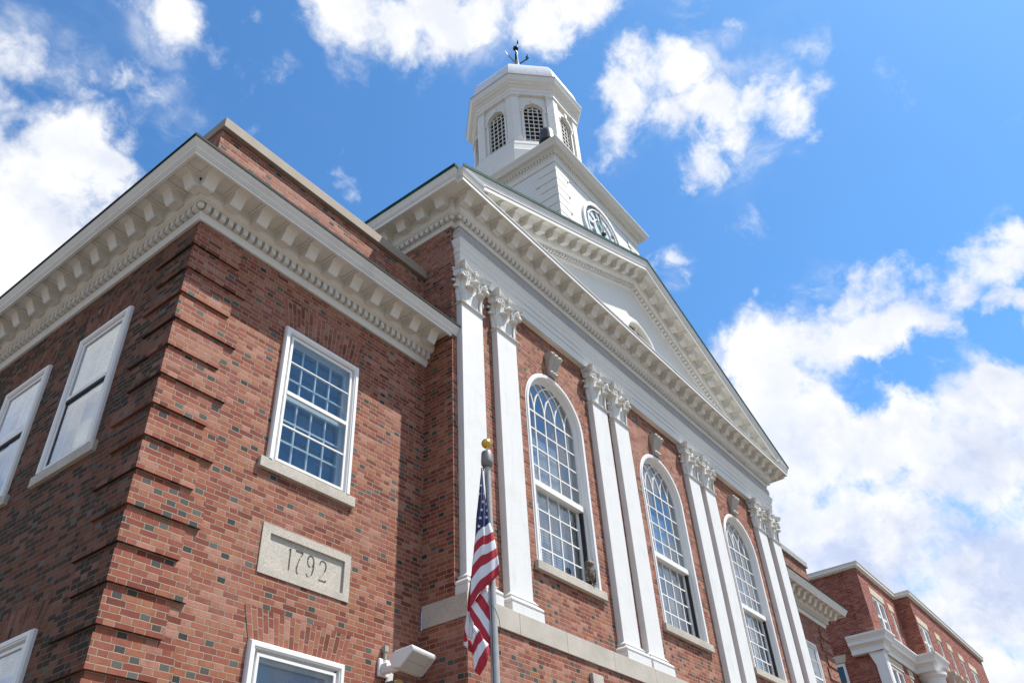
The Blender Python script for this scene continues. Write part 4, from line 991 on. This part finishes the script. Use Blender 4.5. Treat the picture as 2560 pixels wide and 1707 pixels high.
g = G(); g.tube([(3.07, -.035, 4.25), (3.07, -.035, 4.34)], .020, 10); g.box(3.045, 3.095, -.062, -.01, 4.325, 4.385); g.done('conduit', 'conduit', fl, smooth=40)
sg = empty('sensor_lamp', (3.165, 0, 3.96), 'small grey sensor lamp with an amber lens below the floodlight', 'wall lamp')
g = G(); g.box(3.095, 3.165, -.12, 0, 3.86, 4.035); g.done('housing', 'boxgrey', sg, bevel=.012)
g = G(); g.lathe([(.05, -.18), (.062, -.05), (.060, .02), (.045, .055), (.02, .068)], (3.185, -.13, 3.985), 14); g.done('amber_lens', 'amber', sg, smooth=50)
g = G(); g.prism([(-.02, .0), (.05, .0), (.06, .09), (.03, .1)], lambda a, b: (3.12 + a, -.06, 4.03 + b), lambda a, b: (3.12 + a, -.02, 4.03 + b)); g.done('bracket', 'lampwhite', sg)

# owl decoy standing on the sill of the nearest arched window, facing the street
ow = empty('owl_decoy', (6.60, -.515, 5.858), 'brown plastic horned owl standing at the right end of the window sill', 'owl decoy')
OM = TR((6.60, -.512, 5.858)) @ ROT(-12)
def oput(g, name, mat, sm=60):
    bmesh.ops.transform(g.b, matrix=OM, verts=g.b.verts[:]); return g.done(name, mat, ow, smooth=sm)
g = G(); n = 20; rows = []
for z, rx, ry, yo in ((.055, .030, .028, .012), (.075, .052, .045, .010), (.11, .068, .058, .004), (.16, .078, .066, 0), (.21, .078, .066, -.002), (.25, .068, .060, -.004), (.275, .058, .054, -.006), (.29, .056, .052, -.010), (.315, .066, .058, -.012), (.345, .066, .058, -.012), (.37, .052, .048, -.010), (.385, .030, .030, -.006), (.39, .004, .004, -.004)):
    rows.append([(rx * math.cos(2*math.pi*i/n), yo + ry * math.sin(2*math.pi*i/n), z) for i in range(n)])
g.rows(rows, True, True); oput(g, 'body', 'feather')
for s_ in (-1, 1):
    g = G(); g.rows([[(s_ * .030, -.035, .372), (s_ * .050, -.02, .368), (s_ * .034, -.01, .378)], [(s_ * .050, -.035, .405), (s_ * .064, -.022, .400), (s_ * .052, -.018, .405)], [(s_ * .072, -.025, .432), (s_ * .073, -.024, .432), (s_ * .072, -.023, .433)]], True, True); oput(g, 'ear_tuft', 'feather')
    g = G(); g.rows([[(s_ * (.066 + .012 * math.sin(math.pi * k / 6)), -.02 + yy, .26 - .19 * k / 6) for yy in (-.03 + .02 * k / 6, .02 + .03 * k / 6)] + [(s_ * (.083 + .008 * math.sin(math.pi * k / 6)), yy - .01, .26 - .19 * k / 6) for yy in (.03, -.02)] for k in range(7)], True, True); oput(g, 'wing', 'feather')
    g = G(); g.ball((s_ * .026, -.064, .338), .012, 10, (1, .5, 1)); oput(g, 'eye', 'amber')
    g = G()
    for k in (-1, 0, 1): g.tube([(s_ * .028, -.01, .055), (s_ * .028 + k * .012, -.045, .040), (s_ * .028 + k * .015, -.062, .028)], [.012, .009, .004], 6)
    oput(g, 'foot', 'iron')
g = G(); g.rows([[(-.010, -.066, .330), (.010, -.066, .330), (0, -.058, .338)], [(-.005, -.080, .318), (.005, -.080, .318), (0, -.070, .322)], [(-.001, -.076, .304), (.001, -.076, .304), (0, -.075, .304)]], True, True); oput(g, 'beak', 'black')
g = G(); g.lathe([(.052, 0), (.055, .012), (.045, .03), (.040, .045), (.02, .06)], (0, .01, 0), 14); oput(g, 'stump_base', 'black')

g = G()
for k in range(26): g.ball((-.205 + random.uniform(-.03, .03), -.205 + random.uniform(-.03, .03), ZC + .322 + random.uniform(-.015, .012)), random.uniform(.008, .017), 6)
tag(g.done('bird_nest', 'nest', None), 'small dark nest stuck under the corner of the wing cornice', 'nest')

# ---- flagpole and flag
PX, PY = 2.387, -1.998
FX = Vector((.61204455, -.79082328, 0)); FN = Vector((.79082328, .61204455, 0)); PB = Vector((2.37926, -1.98819, 0))
pole = empty('flagpole', (PX, PY, 0), 'silver flagpole with a gold ball in front of the brick pavilion', 'flagpole')
g = G(); g.lathe([(.062, 0), (.058, .3), (.033, 4.2), (.027, 5.50)], (PX, PY, 0), 24); g.lathe([(.12, 0), (.12, .04), (.075, .09), (.063, .12)], (PX, PY, 0), 24); g.done('shaft', 'alu', pole, smooth=40)
g = G(); g.lathe([(.027, 5.475), (.040, 5.478), (.058, 5.505), (.060, 5.53), (.054, 5.628), (.048, 5.640), (.012, 5.646)], (PX - .004, PY, 0), 24); g.done('truck', 'cap', pole, smooth=35)
g = G(); g.lathe([(.010, 5.64), (.010, 5.70)], (PX - .004, PY, 0), 10); g.done('ball_stem', 'steel', pole)
g = G(); g.ball((PX - .004, PY, 5.738), .050, 24); g.done('gold_ball', 'gold', pole, smooth=60)
def fp(a, z, d=0.): v = PB + FX * a - FN * d; return (v.x, v.y, z)
g = G(); g.tube([fp(-.03, 5.49, .03), fp(-.03, 5.455, .03)], .004, 6); g.tube([fp(-.038 + .012 * math.cos(R(a)), 5.44 + .014 * math.sin(R(a)), .03) for a in range(0, 361, 40)], .004, 6)
g.tube([fp(-.022, 5.47, .028), fp(-.005, 5.0, .03), fp(.0, 4.4, .03), fp(-.005, 3.0, .05), fp(-.005, 1.2, .06)], .003, 5)
g.tube([fp(-.005, 4.13, .05), fp(.03, 4.08, .055), fp(.06, 4.0, .055), fp(.068, 3.92, .055), fp(.064, 3.90, .05)], .003, 5); g.done('halyard', 'black', pole)

def lerp(a, b, t): return tuple(x + (y - x) * t for x, y in zip(a, b))
def poly_at(pts, t):
    """point at parameter t along a polyline whose knots sit at given t"""
    for (ta, a), (tb, b) in zip(pts, pts[1:]):
        if t <= tb: return lerp(a, b, (t - ta) / max(1e-9, tb - ta))
    return pts[-1][1]
fg = G()
def panel(lines, mats, base, amp, nu=14, sub_=5, ph=0., curl=0., bow=0.):
    """cloth panel between successive stripe edges; each line is a list of (x, z) points from left to right"""
    rows = []; mi = []
    def ev(line, s):
        n = len(line) - 1; k = min(int(s * n), n - 1); return lerp(line[k], line[k+1], s * n - k)
    tot = len(lines) - 1
    for i in range(tot):
        for j in range(sub_ + (1 if i == tot - 1 else 0)):
            t = j / sub_; row = []
            for q in range(nu + 1):
                s = q / nu; p = lerp(ev(lines[i], s), ev(lines[i+1], s), t)
                gl = (i + t) / tot
                d = base + amp * math.sin(ph + s * 5.2 + gl * 1.6) + curl * (s - .5) + bow * math.sin(math.pi * s) + .006 * math.sin(s * 17 + gl * 9)
                row.append(fp(p[0], p[1], d))
            rows.append(row); mi.append(mats[i])
    V = [fg.vs(r) for r in rows]
    for i in range(len(V) - 1):
        for q in range(nu): fg.face([V[i][q], V[i][q+1], V[i+1][q+1], V[i+1][q]], mi[i])
RD, WH, BL = 0, 1, 2
AL = [(0, (-.047, 5.435)), (.18, (-.069, 5.247)), (.32, (-.092, 5.056)), (.42, (-.108, 4.945)), (.54, (-.123, 4.742)), (.617, (-.134, 4.66)), (.693, (-.145, 4.56)), (.77, (-.158, 4.459)), (.847, (-.170, 4.34)), (.923, (-.178, 4.21)), (1, (-.186, 4.089))]
AR = [(0, (-.040, 5.435)), (.18, (-.027, 5.198)), (.32, (-.009, 5.045)), (.54, (.014, 4.877)), (.617, (.040, 4.788)), (.693, (.052, 4.712)), (.77, (.064, 4.63)), (.847, (.074, 4.557)), (.923, (.082, 4.475)), (1, (.088, 4.397))]
def aline(t):
    a, b = poly_at(AL, t), poly_at(AR, t); pts = []
    for i in range(9):
        s = i / 8; p = lerp(a, b, s); sag = (.030 * math.sin(math.pi * s) + .018 * math.sin(2 * math.pi * s)) * min(1, max(0, (t - .3) / .4)); pts.append((p[0], p[1] + sag * .8))
    return pts
ts = [0, .09, .18, .25, .32, .38, .44, .49, .54] + [.54 + .46 * k / 6 for k in range(1, 7)]
panel([aline(t) for t in ts], [BL] * 8 + [WH, RD, WH, RD, WH, RD], .045, .012, 20, 3, .6, .01, .035)
panel([[(-.037, 4.30), (-.025, 4.25), (-.014, 4.235)], [(-.095, 4.235), (-.05, 4.17), (-.014, 4.11)], [(-.140, 4.175), (-.08, 4.08), (-.017, 3.985)], [(-.182, 4.13), (-.10, 4.0), (-.019, 3.855)], [(-.186, 4.06), (-.115, 3.87), (-.022, 3.726)]], [WH, RD, WH, RD], .012, .010, 16, 4, 1.0, -.01, .03)
panel([[(-.175, 3.80), (-.165, 3.88), (-.150, 3.955)], [(-.168, 3.795), (-.14, 3.865), (-.108, 3.905)], [(-.168, 3.70), (-.125, 3.78), (-.075, 3.832)], [(-.160, 3.585), (-.115, 3.68), (-.035, 3.79)], [(-.117, 3.549), (-.06, 3.62), (-.024, 3.728)]], [WH, RD, WH, RD], .034, .010, 14, 4, 2.2, .012, .02)
panel([[(-.172, 4.40), (-.168, 4.42), (-.162, 4.43)], [(-.205, 4.18), (-.19, 4.18), (-.172, 4.18)], [(-.210, 4.10), (-.19, 4.09), (-.170, 4.08)], [(-.232, 3.96), (-.20, 3.95), (-.155, 3.945)], [(-.222, 3.90), (-.19, 3.86), (-.155, 3.85)]], [RD, RD, WH, WH], -.03, .008, 10, 5, .4, .01, .02)
panel([[(-.232, 3.945), (-.223, 3.91), (-.206, 3.852)], [(-.245, 3.845), (-.225, 3.84), (-.195, 3.852)], [(-.244, 3.815), (-.225, 3.80), (-.200, 3.775)]], [RD, WH], -.036, .005, 8, 4, .2, 0., .01)
panel([[(-.206, 3.85), (-.185, 3.852), (-.160, 3.85)], [(-.210, 3.775), (-.19, 3.76), (-.160, 3.735)]], [RD], -.034, .004, 8, 4, .8, 0., .01)
# stars sewn on the blue field
def star(a, z, r, squeeze, d):
    pts = []
    for k in range(10):
        rr = r if k % 2 == 0 else r * .42; an = R(90 + 36 * k + 12); pts.append((a + squeeze * rr * math.cos(an), z + rr * math.sin(an)))
    fg.hexa([fp(x, y, d) for x, y in pts], [fp(x, y, d + .002) for x, y in pts]);
    for f in fg.b.faces[-12:]: f.material_index = WH
fg.b.faces.ensure_lookup_table()
for a, z, sq in ((-.056, 5.231, .9), (-.072, 5.145, .5), (-.029, 5.146, .7), (-.041, 5.063, .9), (-.057, 4.983, .95), (-.008, 4.974, .4), (-.071, 4.903, 1), (-.014, 4.907, .9), (-.086, 4.822, 1), (-.014, 5.040, .35)):
    t = 0
    fg.b.faces.ensure_lookup_table(); star(a, z, .0165, sq, .104)
flag = fg.done('flag', ['red', 'fwhite', 'blue'], None, smooth=70, recalc=False)
sd = flag.modifiers.new('cloth', 'SOLIDIFY'); sd.thickness = .0025; sd.offset = 0
tag(flag, 'striped flag with white stars on blue hanging limp from the pole', 'flag')

# ---- the plain brick building further along the street
far = empty('brick_building', (36, 6, 0), 'plain dark red brick building with a white roof edge beyond the right wing', 'building')
FXA, FXB, FXC = 28.78, 33.54, 46.5; FYA, FYB = 1.0, .43; FZ = 13.12
W1 = [(29.95, 31.42, 10.95, 12.40), (32.20, 32.62, 10.95, 12.35)]; L1 = [(29.45, 30.95, 8.1, 9.72), (31.9, 32.3, 8.1, 9.72)]
W2 = [(33.82, 35.24, 10.75, 12.10), (36.62, 37.16, 10.75, 12.07), (38.55, 39.09, 10.75, 12.04), (40.48, 41.10, 10.75, 12.0), (42.30, 43.60, 10.75, 11.95)]
SW = [(2.45, 2.62, 8.6, 9.95)]
g = G(); wall(g, FXA, FXB, 0, FZ, lambda x, d, z: (x, FYA + d, z), W1 + L1, (), .15)
wall(g, FXB, FXC, 0, FZ, lambda x, d, z: (x, FYB + d, z), W2, (), .15)
g.quad([(FXB, FYB, 0), (FXB, FYA, 0), (FXB, FYA, FZ), (FXB, FYB, FZ)])
wall(g, FYA, 1.52, 0, FZ, lambda x, d, z: (FXA + d, x, z), ()); g.quad([(FXA, 1.52, 0), (FXA + .06, 1.52, 0), (FXA + .06, 1.52, FZ), (FXA, 1.52, FZ)])
wall(g, 1.52, 16, 0, FZ, lambda x, d, z: (FXA + .06 + d, x, z), [(2.40, 3.30, 8.55, 9.95)], (), .15)
g.quad([(FXC, FYB, 0), (FXC, 16, 0), (FXC, 16, FZ), (FXC, FYB, FZ)])
g.done('wall', 'brick_far', far, recalc=False)
g = G(); fpth = [(FXA, 16), (FXA, FYA), (FXB, FYA), (FXB, FYB), (FXC, FYB), (FXC, 16)]
g.sweep([(-.3, 0), (.10, 0), (.07, .04), (.12, .05), (.12, .17), (.15, .18), (.15, .205), (-.3, .22)], fpth, FZ); g.done('roof_edge', 'white', far)
g = G(); g.prism([(FXA, FYA + .1), (FXB, FYA + .1), (FXB, FYB + .1), (FXC, FYB + .1), (FXC, 16), (FXA, 16)], lambda a, b: (a, b, FZ + .10), lambda a, b: (a, b, FZ + .20)); g.done('roof', 'roofing', far)
def far_window(a, b, c, d, y, double=True, ln=.28):
    g = G(); w = .10; g.box(a, a + w, y + .02, y + .14, c, d); g.box(b - w, b, y + .02, y + .14, c, d); g.box(a + w, b - w, y + .02, y + .14, d - w, d); g.box(a + w, b - w, y + .02, y + .14, c, c + w)
    m_ = (a + b) / 2; zz = c + (d - c) * .5
    if double and b - a > .8: g.box(m_ - .09, m_ + .09, y + .03, y + .14, c + w, d - w); g.box(a + w, m_ - .09, y + .05, y + .13, zz - .04, zz + .04); g.box(m_ + .09, b - w, y + .05, y + .13, zz - .04, zz + .04)
    else: g.box(a + w, b - w, y + .05, y + .13, zz - .035, zz + .035)
    o = g.done('window', 'window', far)
    g = G(); g.box(a + .05, b - .05, y + .10, y + .11, c + .05, d - .05); g.done('glass_pane', 'glass', o)
    g = G(); g.box(a, b, y + .30, y + .31, c, d); g.done('room_backing', 'dark', o)
    g = G(); g.box(a - .12, b + .16, y - .012, y + .12, d + .003, d + ln); g.done('lintel', 'sand', o)
    g = G(); g.box(a - .08, b + .08, y - .06, y + .10, c - .12, c - .003); g.done('sill', 'sand', o)
for q in W1 + L1: far_window(*q, FYA)
for q in W2: far_window(*q, FYB)
g = G(); x = FXA + .06
for a, b, c, d in ((2.40, 2.50, 8.55, 9.95), (3.20, 3.30, 8.55, 9.95)): g.box(x + .02, x + .14, a, b, c, d)
g.box(x + .02, x + .14, 2.5, 3.2, 9.85, 9.95); g.box(x + .03, x + .13, 2.5, 3.2, 9.2, 9.28); o = g.done('window', 'window', far)
g = G(); g.box(x + .09, x + .10, 2.45, 3.25, 8.6, 9.9); g.done('glass_pane', 'glass', o)
g = G(); g.box(x + .3, x + .31, 2.4, 3.3, 8.5, 10); g.done('room_backing', 'dark', o)
g = G(); g.prism([(2.35, 9.96), (3.35, 9.96), (3.42, 10.22), (2.28, 10.22)], lambda a, b: (x - .02, a, b), lambda a, b: (x + .06, a, b)); g.done('lintel', 'sand', o)
g = G(); g.prism([(2.30, 11.6), (2.9, 11.6), (2.95, 11.95), (2.25, 11.95)], lambda a, b: (x - .015, a, b), lambda a, b: (x + .06, a, b)); g.done('lintel', 'sand', far)
# white porch cornice on a panelled bracket and a round column
g = G(); lp = [(28.62, 2.0), (28.62, .86), (29.20, .86), (29.20, FYA - .03), (33.0, FYA - .03), (33.0, .30), (34.55, .30), (34.55, FYB - .02), (46, FYB - .02)]
g.sweep([(-.5, 0), (.03, 0), (.03, .18), (.06, .20), (.10, .26), (.20, .29), (.20, .40), (.22, .42)] + ogee(.225, .43, .30, .54) + [(.31, .55), (.31, .60), (-.5, .66)], lp[:8], 10.05); g.done('porch_cornice', 'window', far, smooth=25)
g = G(); g.rows([[(28.68, .93, z), (29.16, .93, z), (29.16, 1.5, z), (28.68, 1.5, z)] if z > 9.9 else [(28.68 + .0, .93 + .0, z), (29.16, .93, z), (29.16, 1.3, z), (28.68, 1.3, z)] for z in (8.6, 9.6, 10.2)], True, True)
g.box(28.660, 28.685, 1.0, 1.22, 8.78, 9.62); g.box(28.76, 29.08, .915, .935, 8.78, 9.7); g.done('bracket', 'window', far, bevel=.02)
g = G(); g.box(28.66, 29.18, .94, 1.6, 0, 8.59); g.done('pier', 'brick_far', far)
g = G(); prf = []
rows = []
for z, r in ((0, .50), (5, .49), (9.6, .42), (9.62, .47), (9.68, .47), (9.70, .43), (9.85, .46), (9.93, .56), (9.95, .58), (10.05, .58)):
    rows.append([(33.72 + (r - (.018 if (i % 2 and r < .465 and z < 9.61) else 0)) * math.cos(2*math.pi*i/40), .62 + (r - (.018 if (i % 2 and r < .465 and z < 9.61) else 0)) * math.sin(2*math.pi*i/40), z) for i in range(40)])
g.rows(rows, True, True); g.done('column', 'window', far)
for a in (35.6, 36.6, 37.6, 38.9):
    g = G(); g.prism([(0, 0), (.30, .02), (.34, .25), (.22, .40), (.26, .75), (.40, .85), (.40, 1.0), (0, 1.0)], lambda o, z: (a, FYB - o, 9.5 + z), lambda o, z: (a + .35, FYB - o, 9.5 + z)); g.done('console', 'sand', far, bevel=.02)
